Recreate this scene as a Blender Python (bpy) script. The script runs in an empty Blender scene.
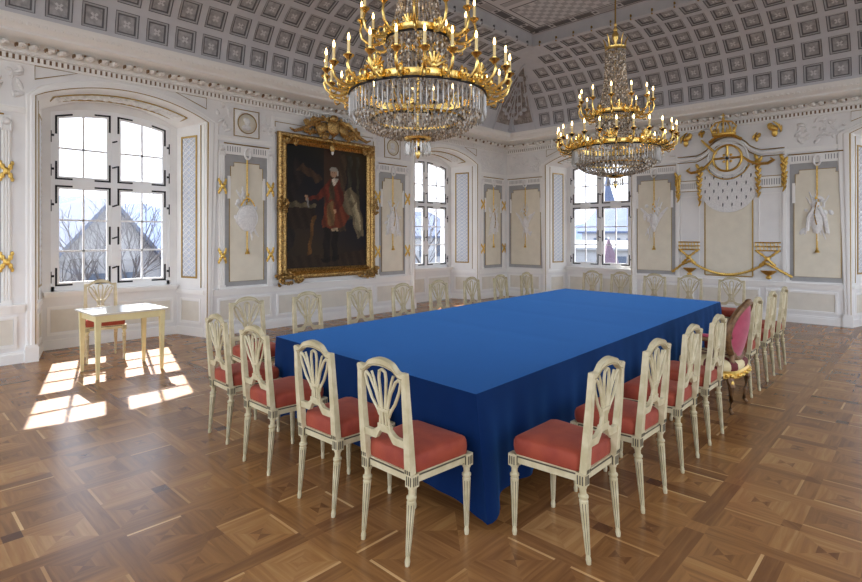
import bpy, bmesh, math, random
from mathutils import Vector, Matrix
PI = math.pi
rnd = random.Random(7)
C = bpy.context.scene.collection

# ------------------------------------------------------------------ materials
def lin(r, g, b):
    f = lambda v: (v/255)/12.92 if v/255 <= .04045 else ((v/255+.055)/1.055)**2.4
    return (f(r), f(g), f(b), 1)

def mat(name, rgb, rough=.5, metal=0., rgb2=None, nscale=8., bump=0., bscale=60., emis=None, estr=0., sheen=0., spec=.5, coat=0.):
    m = bpy.data.materials.new(name); m.use_nodes = True
    nt = m.node_tree; b = nt.nodes['Principled BSDF']
    b.inputs['Base Color'].default_value = lin(*rgb)
    b.inputs['Roughness'].default_value = rough
    b.inputs['Metallic'].default_value = metal
    b.inputs['Specular IOR Level'].default_value = spec
    if sheen: b.inputs['Sheen Weight'].default_value = sheen; b.inputs['Sheen Roughness'].default_value = .5
    if coat: b.inputs['Coat Weight'].default_value = coat; b.inputs['Coat Roughness'].default_value = .15
    tc = nt.nodes.new('ShaderNodeTexCoord')
    if rgb2:
        n = nt.nodes.new('ShaderNodeTexNoise'); n.inputs['Scale'].default_value = nscale; n.inputs['Detail'].default_value = 4
        r = nt.nodes.new('ShaderNodeValToRGB'); r.color_ramp.elements[0].position = .35; r.color_ramp.elements[1].position = .65
        r.color_ramp.elements[0].color = lin(*rgb); r.color_ramp.elements[1].color = lin(*rgb2)
        nt.links.new(tc.outputs['Object'], n.inputs['Vector']); nt.links.new(n.outputs['Fac'], r.inputs['Fac'])
        nt.links.new(r.outputs['Color'], b.inputs['Base Color'])
    if bump:
        n2 = nt.nodes.new('ShaderNodeTexNoise'); n2.inputs['Scale'].default_value = bscale; n2.inputs['Detail'].default_value = 5
        bp = nt.nodes.new('ShaderNodeBump'); bp.inputs['Strength'].default_value = bump; bp.inputs['Distance'].default_value = .01
        nt.links.new(tc.outputs['Object'], n2.inputs['Vector']); nt.links.new(n2.outputs['Fac'], bp.inputs['Height'])
        nt.links.new(bp.outputs['Normal'], b.inputs['Normal'])
    if emis:
        b.inputs['Emission Color'].default_value = lin(*emis); b.inputs['Emission Strength'].default_value = estr
    return m

WALL = mat('wall_white', (238, 236, 232), .6, rgb2=(231, 229, 226), nscale=3)
TRIM = mat('trim_white', (243, 241, 236), .5)
CREAM = mat('panel_cream', (232, 224, 204), .7, rgb2=(225, 217, 197), nscale=5, bump=.15, bscale=120)
DADO = mat('dado_cream', (228, 222, 208), .7, rgb2=(221, 215, 201), nscale=6)
GREY = mat('panel_grey', (172, 171, 169), .7, rgb2=(163, 163, 162), nscale=8)
RELIEF = mat('stucco_relief', (242, 240, 236), .55, rgb2=(226, 224, 221), nscale=30, bump=.5, bscale=50)
GOLD = mat('gilding', (240, 205, 118), .34, 1., rgb2=(214, 172, 84), nscale=40, bump=.35, bscale=90)
GOLDB = mat('brass_gilt', (246, 216, 138), .24, 1., rgb2=(226, 188, 104), nscale=30)
GOLDLINE = mat('gold_line', (158, 128, 66), .4, .7)
OLDGOLD = mat('old_gilt_frame', (222, 186, 118), .36, 1., rgb2=(128, 96, 60), nscale=38, bump=.8, bscale=70)
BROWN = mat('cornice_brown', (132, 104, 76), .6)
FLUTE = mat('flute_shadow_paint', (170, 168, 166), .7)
RIB = mat('vault_rib', (212, 213, 217), .75, rgb2=(205, 206, 211), nscale=5)
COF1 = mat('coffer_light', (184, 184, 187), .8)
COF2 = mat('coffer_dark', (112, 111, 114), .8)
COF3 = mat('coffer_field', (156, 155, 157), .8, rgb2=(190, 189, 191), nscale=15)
COFM = mat('coffer_mark', (218, 217, 218), .8)
COFL = mat('ceiling_check', (218, 217, 219), .8)
PEND = mat('corner_painting', (140, 130, 126), .75, rgb2=(184, 176, 170), nscale=9, bump=.4, bscale=20)
PEND2 = mat('corner_figure', (182, 174, 168), .7, rgb2=(134, 126, 122), nscale=22, bump=.5, bscale=40)
IVORY = mat('ivory_paint', (206, 193, 158), .42, rgb2=(184, 170, 132), nscale=14, bump=.1, bscale=80)
IVORYL = mat('gilt_brown_edge', (150, 134, 96), .5)
IVORYD = mat('dark_groove', (74, 64, 48), .6)  # dark brown paint for grooves and fine lines
RED = mat('coral_velvet', (152, 62, 36), .75, rgb2=(132, 46, 28), nscale=9, sheen=.3, bump=.2, bscale=200)
RED.node_tree.nodes['Principled BSDF'].inputs['Sheen Tint'].default_value = lin(236, 150, 130)
PINK = mat('pink_upholstery', (150, 34, 62), .75, rgb2=(166, 54, 80), nscale=12, sheen=.3)
BLUE = mat('blue_cloth', (4, 31, 74), .8, rgb2=(3, 28, 68), nscale=2.5, sheen=.6, bump=.08, bscale=300, spec=.1)
BLUE.node_tree.nodes['Principled BSDF'].inputs['Sheen Tint'].default_value = lin(84, 156, 240)
BLUE.node_tree.nodes['Principled BSDF'].inputs['Sheen Roughness'].default_value = .42
BRWD = mat('gilt_brown_wood', (128, 94, 58), .45, .3, rgb2=(98, 68, 42), nscale=30)
STRIPE = mat('seat_stripe_cream', (214, 196, 150), .8)
STRIPER = mat('seat_stripe_red', (96, 28, 26), .8)
TABLEY = mat('yellowish_paint', (224, 212, 160), .4, rgb2=(214, 200, 146), nscale=8)
TABLET = mat('table_top_paint', (222, 218, 206), .18)
IRON = mat('black_iron', (22, 22, 25), .5, .3)
WFRAME = mat('window_paint', (244, 244, 243), .45)
CANDLE = mat('candle_sleeve', (226, 206, 150), .5, emis=(255, 206, 130), estr=.06)
BULB = mat('lit_bulb', (255, 230, 180), .3, emis=(255, 206, 128), estr=16.)
WOODD = mat('dark_wood', (96, 62, 38), .5)
SNOW = mat('pale_roof', (158, 155, 154), .8, rgb2=(142, 140, 142), nscale=1.2)
HOUSEW = mat('house_render', (160, 160, 162), .9)
BLUER = mat('slate_roof', (74, 84, 108), .8, rgb2=(86, 96, 118), nscale=.5)
HILLM = mat('far_hill', (66, 82, 114), 1., rgb2=(84, 100, 130), nscale=.08)
GRND = mat('outside_ground', (112, 110, 106), 1., rgb2=(100, 98, 94), nscale=.2)
BARK = mat('bark', (88, 82, 82), .9)
UMB = mat('parasol_canvas', (112, 92, 104), .9)
DARKW = mat('far_window', (80, 90, 106), .4)

def crystal():
    m = bpy.data.materials.new('crystal'); m.use_nodes = True; nt = m.node_tree; nt.nodes.clear()
    o = nt.nodes.new('ShaderNodeOutputMaterial'); g = nt.nodes.new('ShaderNodeBsdfGlossy'); t = nt.nodes.new('ShaderNodeBsdfTransparent')
    d = nt.nodes.new('ShaderNodeBsdfDiffuse'); d.inputs['Color'].default_value = lin(236, 230, 220)
    g.inputs['Roughness'].default_value = .06; g.inputs['Color'].default_value = (1, .98, .95, 1); t.inputs['Color'].default_value = (.9, .89, .87, 1)
    lw = nt.nodes.new('ShaderNodeLayerWeight'); lw.inputs['Blend'].default_value = .55
    mx = nt.nodes.new('ShaderNodeMixShader'); mx2 = nt.nodes.new('ShaderNodeMixShader'); mx2.inputs[0].default_value = .34
    nt.links.new(lw.outputs['Fresnel'], mx.inputs[0]); nt.links.new(t.outputs[0], mx.inputs[1]); nt.links.new(g.outputs[0], mx.inputs[2])
    nt.links.new(mx.outputs[0], mx2.inputs[1]); nt.links.new(d.outputs[0], mx2.inputs[2]); nt.links.new(mx2.outputs[0], o.inputs[0])
    return m
CRYST = crystal()
CRW = mat('crystal_sparkle_light', (246, 240, 230), .12, coat=.5)  # bead tones, light to dark, put crystal sparkle into the colour
CRB = mat('crystal_sparkle_dark', (120, 104, 88), .15, .2)  # dark bead tone, contrast for the painted sparkle
CRM = mat('crystal_sparkle_mid', (196, 178, 152), .12, .2)

def glass():
    m = bpy.data.materials.new('window_glass'); m.use_nodes = True; nt = m.node_tree; nt.nodes.clear()
    o = nt.nodes.new('ShaderNodeOutputMaterial'); g = nt.nodes.new('ShaderNodeBsdfGlossy'); t = nt.nodes.new('ShaderNodeBsdfTransparent')
    g.inputs['Roughness'].default_value = .02
    mx = nt.nodes.new('ShaderNodeMixShader'); mx.inputs[0].default_value = .06
    nt.links.new(t.outputs[0], mx.inputs[1]); nt.links.new(g.outputs[0], mx.inputs[2]); nt.links.new(mx.outputs[0], o.inputs[0])
    return m
GLASS = glass()

LATT = mat('lattice_ground', (196, 202, 214), .6)
LATR = mat('lattice_relief', (228, 228, 228), .55)

def parquet():
    m = bpy.data.materials.new('oak_parquet'); m.use_nodes = True; nt = m.node_tree; b = nt.nodes['Principled BSDF']
    uv = nt.nodes.new('ShaderNodeUVMap'); uv.uv_map = 'grain'
    mp = nt.nodes.new('ShaderNodeMapping'); mp.inputs['Scale'].default_value = (2.5, 34, 1)
    n = nt.nodes.new('ShaderNodeTexNoise'); n.inputs['Scale'].default_value = 1.; n.inputs['Detail'].default_value = 5; n.inputs['Distortion'].default_value = .6
    at = nt.nodes.new('ShaderNodeAttribute'); at.attribute_name = 'tone'
    ad = nt.nodes.new('ShaderNodeMath'); ad.operation = 'MULTIPLY_ADD'; ad.inputs[1].default_value = .42; 
    r = nt.nodes.new('ShaderNodeValToRGB'); e = r.color_ramp.elements
    e[0].position = .0; e[0].color = lin(88, 54, 34); e[1].position = 1.; e[1].color = lin(232, 192, 134)
    for p, c in ((.3, (122, 80, 45)), (.5, (158, 110, 62)), (.7, (190, 142, 88))):
        q = e.new(p); q.color = lin(*c)
    nt.links.new(uv.outputs[0], mp.inputs['Vector']); nt.links.new(mp.outputs[0], n.inputs['Vector'])
    nt.links.new(n.outputs['Fac'], ad.inputs[0]); nt.links.new(at.outputs['Fac'], ad.inputs[2])
    nt.links.new(ad.outputs[0], r.inputs['Fac']); nt.links.new(r.outputs['Color'], b.inputs['Base Color'])
    b.inputs['Roughness'].default_value = .27; b.inputs['Specular IOR Level'].default_value = .5
    bp = nt.nodes.new('ShaderNodeBump'); bp.inputs['Strength'].default_value = .03; bp.inputs['Distance'].default_value = .002
    nt.links.new(n.outputs['Fac'], bp.inputs['Height']); nt.links.new(bp.outputs['Normal'], b.inputs['Normal'])
    return m
PARQ = parquet()

# ------------------------------------------------------------------ mesh builder
class MB:
    def __init__(s, tf=None):
        s.v = []; s.f = []; s.m = []; s.mats = []; s.tf = tf or (lambda p: p)
    def mi(s, m):
        if m not in s.mats: s.mats.append(m)
        return s.mats.index(m)
    def add(s, vs, fs, m):
        b = len(s.v); s.v += [Vector(s.tf(tuple(p))) for p in vs]; k = s.mi(m)
        for f in fs: s.f.append([b+i for i in f]); s.m.append(k)
    def box(s, a, b, m):
        x0, y0, z0 = a; x1, y1, z1 = b
        s.add([(x0,y0,z0),(x1,y0,z0),(x1,y1,z0),(x0,y1,z0),(x0,y0,z1),(x1,y0,z1),(x1,y1,z1),(x0,y1,z1)],
              [(0,3,2,1),(4,5,6,7),(0,1,5,4),(1,2,6,5),(2,3,7,6),(3,0,4,7)], m)
    def hexa(s, lo, hi, m):      # lo, hi: 4 points each
        s.add(list(lo)+list(hi), [(0,3,2,1),(4,5,6,7),(0,1,5,4),(1,2,6,5),(2,3,7,6),(3,0,4,7)], m)
    def prism(s, pts, off, m):   # polygon pts extruded by vector off
        n = len(pts); off = Vector(off)
        s.add([Vector(p) for p in pts]+[Vector(p)+off for p in pts], [list(range(n)), list(range(2*n-1, n-1, -1))]+[(i, (i+1) % n, n+(i+1) % n, n+i) for i in range(n)], m)
    def quad(s, a, b, c, d, m): s.add([a, b, c, d], [(0, 1, 2, 3)], m)
    def grid(s, rows, m, closed=False):
        n = len(rows[0]); vs = [p for r in rows for p in r]; fs = []
        for i in range(len(rows)-1):
            for j in range(n if closed else n-1):
                k = (j+1) % n; fs.append((i*n+j, i*n+k, (i+1)*n+k, (i+1)*n+j))
        s.add(vs, fs, m)
    def lathe(s, prof, m, o=(0,0,0), n=16, M=None, groove=None, gm=None, sx=1, sy=1):
        # prof: (r, z) list; groove: (i0, i1, every, factor) on rows i0..i1
        M = M or Matrix.Identity(4); o = Vector(o); rows = []
        for i, (r, z) in enumerate(prof):
            row = []
            for k in range(n):
                rr = r
                if groove and groove[0] <= i <= groove[1] and k % groove[2] < 2: rr = r*groove[3]
                a = 2*PI*k/n; row.append(o+(M @ Vector((rr*math.cos(a)*sx, rr*math.sin(a)*sy, z))))
            rows.append(row)
        b = len(s.v); s.v += [Vector(s.tf(tuple(p))) for r in rows for p in r]; k0 = s.mi(m); k1 = s.mi(gm) if gm else k0
        for i in range(len(rows)-1):
            for j in range(n):
                q = (j+1) % n; s.f.append([b+i*n+j, b+i*n+q, b+(i+1)*n+q, b+(i+1)*n+j])
                dark = gm and groove and groove[0] <= i < groove[1] and j % groove[2] == 0
                s.m.append(k1 if dark else k0)
        s.f.append([b+j for j in range(n)][::-1]); s.m.append(k0)
        s.f.append([b+(len(rows)-1)*n+j for j in range(n)]); s.m.append(k0)
    def ell(s, c, r, m, n=8, k=5, M=None):
        c = Vector(c); M = M or Matrix.Identity(3); rows = []
        for i in range(1, k):
            t = PI*i/k; rows.append([c+M @ Vector((r[0]*math.sin(t)*math.cos(2*PI*j/n), r[1]*math.sin(t)*math.sin(2*PI*j/n), -r[2]*math.cos(t))) for j in range(n)])
        b = len(s.v); vs = [p for q in rows for p in q]+[c+M @ Vector((0,0,-r[2])), c+M @ Vector((0,0,r[2]))]
        fs = []
        for i in range(len(rows)-1):
            for j in range(n): q = (j+1) % n; fs.append((i*n+j, i*n+q, (i+1)*n+q, (i+1)*n+j))
        L = len(rows)*n
        for j in range(n): q = (j+1) % n; fs.append((q, j, L)); fs.append(((len(rows)-1)*n+j, (len(rows)-1)*n+q, L+1))
        s.add(vs, fs, m)
    def tube(s, pts, r, m, n=6, flat=None, up=(0, 0, 1), closed=False):
        # r: radius or list; flat: (a, b) half sizes scale in (side, up2)
        P = [Vector(p) for p in pts]; N = len(P); rows = []; up = Vector(up)
        for i, p in enumerate(P):
            if closed: t = P[(i+1) % N]-P[i-1]
            else: t = P[min(i+1, N-1)]-P[max(i-1, 0)]
            if t.length < 1e-9: t = Vector((0, 0, 1))
            t.normalize(); a = t.cross(up)
            if a.length < 1e-3: a = t.cross(Vector((1, .01, 0)))
            a.normalize(); b = a.cross(t).normalized()
            rr = r[i] if isinstance(r, (list, tuple)) else r
            fa, fb = flat or (1, 1)
            rows.append([p+a*(rr*fa*math.cos(2*PI*(k+.5)/n))+b*(rr*fb*math.sin(2*PI*(k+.5)/n)) for k in range(n)])
        if closed: rows.append(rows[0])
        s.grid(rows, m, True)
        if not closed:
            s.add(rows[0], [list(range(n))[::-1]], m); s.add(rows[-1], [list(range(n))], m)
    def build(s, name, parent=None, smooth=False, bevel=0., attrs=None):
        me = bpy.data.meshes.new(name); me.from_pydata([tuple(v) for v in s.v], [], s.f)
        for m in s.mats: me.materials.append(m)
        for p, k in zip(me.polygons, s.m): p.material_index = k
        bm = bmesh.new(); bm.from_mesh(me)
        bmesh.ops.recalc_face_normals(bm, faces=bm.faces)
        bm.to_mesh(me); bm.free()
        if smooth: me.shade_smooth()
        o = bpy.data.objects.new(name, me); C.objects.link(o)
        if smooth == 'auto':
            me.set_sharp_from_angle(angle=math.radians(38))
        if parent: o.parent = parent
        if bevel:
            b = o.modifiers.new('bevel', 'BEVEL'); b.width = bevel; b.segments = 2; b.limit_method = 'ANGLE'; b.angle_limit = .6
        return o

def tag(o, label=None, cat=None, group=None, kind=None):
    if label: o['label'] = label
    if cat: o['category'] = cat
    if group: o['group'] = group
    if kind: o['kind'] = kind
    return o
def empty(name, loc=(0,0,0), rz=0, parent=None):
    o = bpy.data.objects.new(name, None); C.objects.link(o); o.location = loc; o.rotation_euler = (0, 0, rz)
    o.empty_display_size = .1
    if parent: o.parent = parent
    return o
KIDS = {}
def copy_tree(o, parent=None):
    c = o.copy(); C.objects.link(c); c.parent = parent
    for ch in [x for x in o.children]: copy_tree(ch, c)
    return c

# ------------------------------------------------------------------ room frame
# left wall plane y = YL, right wall plane x = XR, eye at the origin 1.65 m up
YL, XR = 8.64, 12.2
TL = lambda p: (p[0], YL-p[1], p[2])          # (s, depth into room, z) on the left wall, s = x
TR = lambda p: (XR-p[1], p[0], p[2])          # same on the right wall, s = y
XMIN, YMIN = -2.2, -2.2
def arcz(s, sc, hw, zs, zc):                  # height of a segmental arch at s
    rise = zc-zs; R = (hw*hw+rise*rise)/(2*rise); u = min(abs(s-sc), hw)
    return zc-R+math.sqrt(R*R-u*u)
def arcpts(sc, hw, zs, zc, n=16, z0=None):
    p = [(sc-hw+2*hw*i/n, arcz(sc-hw+2*hw*i/n, sc, hw, zs, zc)) for i in range(n+1)]
    if z0 is not None: p = [(sc-hw, z0)]+p+[(sc+hw, z0)]
    return p
NHW, NBW, ND = 1.12, .94, .69                 # niche half width front / back, depth
ZS, ZC = 3.50, 3.76
WHW, WZ0, WZS, WZC = .83, .84, 3.46, 3.585    # window opening
ZT = 4.45

def wall_mesh(name, T, s0, s1, niches):
    b = MB(T); cur = s0
    for sc in sorted(niches):
        b.quad((cur,0,0),(sc-NHW,0,0),(sc-NHW,0,ZT),(cur,0,ZT), WALL)
        ap = arcpts(sc, NHW, ZS, ZC)
        for (a, za), (c, zc) in zip(ap, ap[1:]): b.quad((a,0,za),(c,0,zc),(c,0,ZT),(a,0,ZT), WALL)
        # cheeks and soffit
        f = arcpts(sc, NHW, ZS, ZC, z0=0); k = arcpts(sc, NBW, ZS-.03, ZC-.05, z0=0)
        for i in range(len(f)-1):
            b.quad((f[i][0],0,f[i][1]),(f[i+1][0],0,f[i+1][1]),(k[i+1][0],-ND,k[i+1][1]),(k[i][0],-ND,k[i][1]), WALL)
        # back of the niche round the window opening
        kb = arcpts(sc, NBW, ZS-.03, ZC-.05); wb = arcpts(sc, WHW, WZS, WZC)
        b.quad((sc-NBW,-ND,0),(sc+NBW,-ND,0),(sc+NBW,-ND,WZ0),(sc-NBW,-ND,WZ0), WALL)
        for i in range(len(kb)-1):
            b.quad((kb[i][0],-ND,kb[i][1]),(kb[i+1][0],-ND,kb[i+1][1]),(wb[i+1][0],-ND,wb[i+1][1]),(wb[i][0],-ND,wb[i][1]), WALL)
        for q in (-1, 1):
            b.quad((sc+q*NBW,-ND,WZ0),(sc+q*NBW,-ND,ZS-.03),(sc+q*WHW,-ND,WZS),(sc+q*WHW,-ND,WZ0), WALL)
        wf = arcpts(sc, WHW, WZS, WZC, z0=WZ0)
        for i in range(len(wf)):
            a, c = wf[i], wf[(i+1) % len(wf)]
            b.quad((a[0],-ND,a[1]),(c[0],-ND,c[1]),(c[0],-ND-.28,c[1]),(a[0],-ND-.28,a[1]), WALL)
        cur = sc+NHW
    b.quad((cur,0,0),(s1,0,0),(s1,0,ZT),(cur,0,ZT), WALL)
    return tag(b.build(name), kind='structure')
NL = [2.66, 9.70]; NR = [6.24, -.04]
wall_left = wall_mesh('wall_left', TL, XMIN, XR, NL)
wall_right = wall_mesh('wall_right', TR, YMIN, YL, NR)
SIDES = ((TL, wall_left, NL, XMIN, XR, 'left'), (TR, wall_right, NR, YMIN, YL, 'right'))

def plain_wall(name, T, s0, s1, cents, hw, z0, z1):
    b = MB(T); cur = s0
    for c in cents:
        b.box((cur,0,0),(c-hw,-.12,ZF_),  WALL); b.box((c-hw,0,0),(c+hw,-.12,z0), WALL); b.box((c-hw,0,z1),(c+hw,-.12,ZF_), WALL); cur = c+hw
    b.box((cur,0,0),(s1,-.12,ZF_), WALL); tag(b.build(name), kind='structure')
ZF_ = 6.0
plain_wall('added_wall_back', lambda p: (XMIN+p[1], p[0], p[2]), YMIN, YL, (-.2, 3.1, 6.4), 1.5, .1, 4.6)  # unseen wall added for the daylight through its large openings
plain_wall('added_wall_front', lambda p: (p[0], YMIN+p[1], p[2]), XMIN, XR, (1.2, 5.4, 9.7), 1.4, .1, 4.6)  # likewise added out of view, its openings shape the daylight
# ---- baseboards, dado, dado rail
def frame_rect(b, s0, s1, z0, z1, w, d, m, d0=0.):
    for a, c in (((s0,d0,z0),(s1,d,z0+w)), ((s0,d0,z1-w),(s1,d,z1)), ((s0,d0,z0+w),(s0+w,d,z1-w)), ((s1-w,d0,z0+w),(s1,d,z1-w))): b.box(a, c, m)
def spans(niches, s0, s1):
    r = []; cur = s0
    for sc in sorted(niches): r.append((cur, sc-NHW-.13)); cur = sc+NHW+.13
    r.append((cur, s1)); return r
def cheek(T, sc, q):      # frame on a niche cheek: (u along depth from front, d off the cheek, z)
    L = math.hypot(ND, NHW-NBW); du = (-(NHW-NBW)*q/L, -ND/L); nn = (-q*ND/L, (NHW-NBW)/L)
    return lambda p: T((sc+q*NHW+du[0]*p[0]+nn[0]*p[1], du[1]*p[0]+nn[1]*p[1], p[2])), L
tn = 0
for T, w, niches, s0, s1, side in SIDES:
    b = MB(T); dd = MB(T); rl = MB(T)
    for a, c in spans(niches, s0, s1):
        b.box((a,0,0),(c,.03,.12), TRIM); b.box((a,0,.12),(c,.018,.15), TRIM)
        rl.box((a,0,.685),(c,.035,.735), TRIM); rl.box((a,0,.735),(c,.06,.765), TRIM); rl.box((a,0,.655),(c,.015,.685), TRIM)
        L = c-a; n = max(1, round(L/1.15))
        if side == 'left' and 3 < a < 9: cuts = [a+.03, 5.03, 7.37, c-.03]
        else: cuts = [a+.03+(L-.06)*i/n for i in range(n+1)]
        for p, q in zip(cuts, cuts[1:]):
            dd.box((p+.09,0,.25),(q-.09,.006,.57), DADO); frame_rect(dd, p+.05, q-.05, .21, .61, .035, .02, TRIM)
    for sc in niches:
        b.box((sc-NBW,-ND,0),(sc+NBW,-ND+.03,.14), TRIM)
        for p, q in ((sc-NBW+.06, sc-.04), (sc+.04, sc+NBW-.06)):
            dd.box((p+.05,-ND,.25),(q-.05,-ND+.006,.57), DADO); frame_rect(dd, p, q, .2, .62, .035, -ND+.02, TRIM, -ND)
        for q in (-1, 1):
            CT, L = cheek(T, sc, q); cb = MB(CT); cb.v = b.v; cb.f = b.f; cb.m = b.m; cb.mats = b.mats
            cb.box((.02,0,0),(L-.02,.02,.14), TRIM)
            cd = MB(CT); cd.v = dd.v; cd.f = dd.f; cd.m = dd.m; cd.mats = dd.mats
            cd.box((.14,0,.25),(L-.14,.006,.57), DADO); frame_rect(cd, .1, L-.1, .2, .62, .035, .015, TRIM)
            cr = MB(CT); cr.v = rl.v; cr.f = rl.f; cr.m = rl.m; cr.mats = rl.mats
            cr.box((.015,0,.69),(L-.01,.02,.76), TRIM)
    tag(b.build('baseboard_'+side), kind='structure')
    tn += 1; tag(dd.build('trim_%d' % tn), kind='structure')
    tn += 1; tag(rl.build('trim_%d' % tn), kind='structure')

# ---- niche surrounds: jamb band, arch band, gold lines
def sweep(b, path, prof, m):
    # path: (s,z) list with outward normals computed, prof: (o, d)
    rows = []
    for i, p in enumerate(path):
        a = path[max(i-1, 0)]; c = path[min(i+1, len(path)-1)]
        t = Vector((c[0]-a[0], c[1]-a[1])).normalized(); n = Vector((-t[1], t[0]))
        if 0 < i < len(path)-1:
            t1 = Vector((p[0]-a[0], p[1]-a[1])).normalized(); k = n.dot(Vector((-t1[1], t1[0]))); n = n/max(k, .5)
        rows.append([(p[0]+n[0]*o, d, p[1]+n[1]*o) for o, d in prof])
    b.grid(rows, m)
for T, w, niches, s0, s1, side in SIDES:
    for sc in niches:
        b = MB(T); path = arcpts(sc, NHW, ZS, ZC, 24, z0=.22)
        sweep(b, path, [(0,-.01),(0,.03),(.03,.045),(.06,.045),(.075,.03),(.105,.03),(.12,.0)], TRIM)
        sweep(b, path, [(.012,.03),(.012,.04),(.022,.044),(.026,.0)], GOLDLINE)
        for q in (-1, 1):
            x = sc+q*(NHW+.06); b.box((x-.075,-.02,0),(x+.075,.06,.2), TRIM); b.box((x-.065,-.02,.2),(x+.065,.05,.225), TRIM)
            # thin gold corner wedge beside the arch
            a0 = (sc+q*(NHW+.02), 3.90); a1 = (sc+q*(NHW+.02), 3.72); a2 = (sc+q*(NHW-.46), 3.90)
            P = [a0, a1, a2]
            b.tube([(p[0], .008, p[1]) for p in P], .008, GOLDLINE, 4, closed=True, up=(0,1,0))
        tn += 1; tag(b.build('trim_%d' % tn), kind='structure')
        # lattice panels on the cheeks, soffit panel
        for q in (-1, 1):
            CT, L = cheek(T, sc, q); c = MB(CT)
            c.box((.22,0,.98),(L-.16,.004,3.28), LATT)
            xa, xb = .235, L-.175; n_ = 24; hh = (3.27-.99)/n_
            for i in range(n_):
                z_ = .99+hh*i; xm = (xa+xb)/2
                for u0, u1 in ((xa, xm), (xm, xb)):
                    um = (u0+u1)/2
                    c.tube([(u0,.006,z_),(um,.009,z_+hh/2),(u1,.006,z_+hh)], .011, LATR, 4); c.tube([(u1,.006,z_),(um,.009,z_+hh/2),(u0,.006,z_+hh)], .011, LATR, 4)
                    c.ell((um,.01,z_), (.016,.008,.016), LATR, 6, 4)
            frame_rect(c, .19, L-.13, .95, 3.31, .03, .014, GOLDLINE)
            c.box((.015,0,.8),(.06,.012,3.47), TRIM)
            c.tube([(.09,.01,.8),(.09,.01,3.46)], .008, GOLDLINE, 4)
            c.build('cheek_panel', w)
        c = MB(T); mid = []
        ap = arcpts(sc, NHW*.8, ZS+.07, ZC-.035, 16)
        for dep, o in ((-.16, 0), (-.52, 0)):
            mid.append([(a, dep, z-.004-.03*(-dep)/ND) for a, z in ap])
        c.tube(mid[0], .012, GOLDLINE, 4); c.tube(mid[1], .012, GOLDLINE, 4)
        for i in (0, -1): c.tube([mid[0][i], mid[1][i]], .012, GOLDLINE, 4)
        for i in range(1, len(ap)-1):
            for k in range(3):
                c.ell((ap[i][0]+rnd.uniform(-.03,.03), -.24-.1*k, ap[i][1]-.02), (.05, .035, .022), RELIEF, 6, 4)
        c.build('soffit_relief', w)

# ---- cornice: swept round the corner as one moulding
tn += 1
b = MB()
prof = [(.0,3.90),(.03,3.905),(.03,3.93),(.02,3.94),(.02,4.0),(.06,4.005),(.06,4.03),(.07,4.04),(.07,4.12),(.10,4.13),(.20,4.15),(.32,4.19),(.335,4.2),(.335,4.235),(.36,4.25),(.375,4.26),(.40,4.29),(.425,4.34),(.43,4.37),(.43,4.40),(.0,4.42)]
rows = [[(XMIN, YL-d, z) for d, z in prof], [(XR-d, YL-d, z) for d, z in prof], [(XR-d, YMIN, z) for d, z in prof]]
b.grid(rows, TRIM)
for T, s0, s1 in ((TL, XMIN, XR), (TR, YMIN, YL)):
    q = MB(T); q.v = b.v; q.f = b.f; q.m = b.m; q.mats = b.mats
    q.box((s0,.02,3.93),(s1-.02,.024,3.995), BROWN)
    n = int((s1-s0)/.066)
    for i in range(n): x = s1-.07-i*.066; q.box((x,.02,3.935),(x+.036,.05,3.998), TRIM)
    n = int((s1-s0)/.05)
    for i in range(n): q.ell((s1-.06-i*.05, .07, 4.012), (.018,.014,.014), TRIM, 5, 4)
    n = int((s1-s0)/.31)
    for i in range(n):
        x = s1-.3-i*.31
        for dx in (0, .13):
            q.ell((x+dx, .13, 4.09), (.058,.12,.034), TRIM, 10, 6)
            q.ell((x+dx-.02, .2, 4.075), (.03,.03,.03), TRIM, 6, 5)
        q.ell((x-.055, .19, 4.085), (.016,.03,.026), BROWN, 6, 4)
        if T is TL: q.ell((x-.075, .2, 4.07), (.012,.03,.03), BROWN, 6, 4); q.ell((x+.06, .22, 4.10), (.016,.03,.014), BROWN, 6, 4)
    n = int((s1-s0)/.085)
    for i in range(n): q.ell((s1-.44-i*.085, .40, 4.31), (.034,.02,.034), TRIM, 6, 5)
tag(b.build('trim_%d' % tn, smooth='auto'), kind='structure')

# ------------------------------------------------------------------ ceiling
DI, DO, Z0, Z1, ZF = 2.28, .43, 4.39, 5.73, 6.0
NT = 6
_tab = [0.]; _N = 240
def _pt(th): return DI-(DI-DO)*math.cos(th), Z0+(Z1-Z0)*math.sin(th)
for i in range(1, _N+1):
    a, c = _pt(PI/2*(i-1)/_N), _pt(PI/2*i/_N); _tab.append(_tab[-1]+math.hypot(a[0]-c[0], a[1]-c[1]))
ARC = _tab[-1]
def vt(t):              # t in 0..1 arc fraction -> (d, z, outward normal)
    L = t*ARC; i = 0
    lo, hi = 0, _N
    while hi-lo > 1:
        m_ = (lo+hi)//2
        if _tab[m_] <= L: lo = m_
        else: hi = m_
    fr = (L-_tab[lo])/(_tab[hi]-_tab[lo]); th = PI/2*(lo+fr)/_N
    d, z = _pt(th); nd, nz = -math.cos(th)*(Z1-Z0), math.sin(th)*(DI-DO); k = math.hypot(nd, nz)
    return d, z, nd/k, nz/k
PITCH = .397
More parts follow.
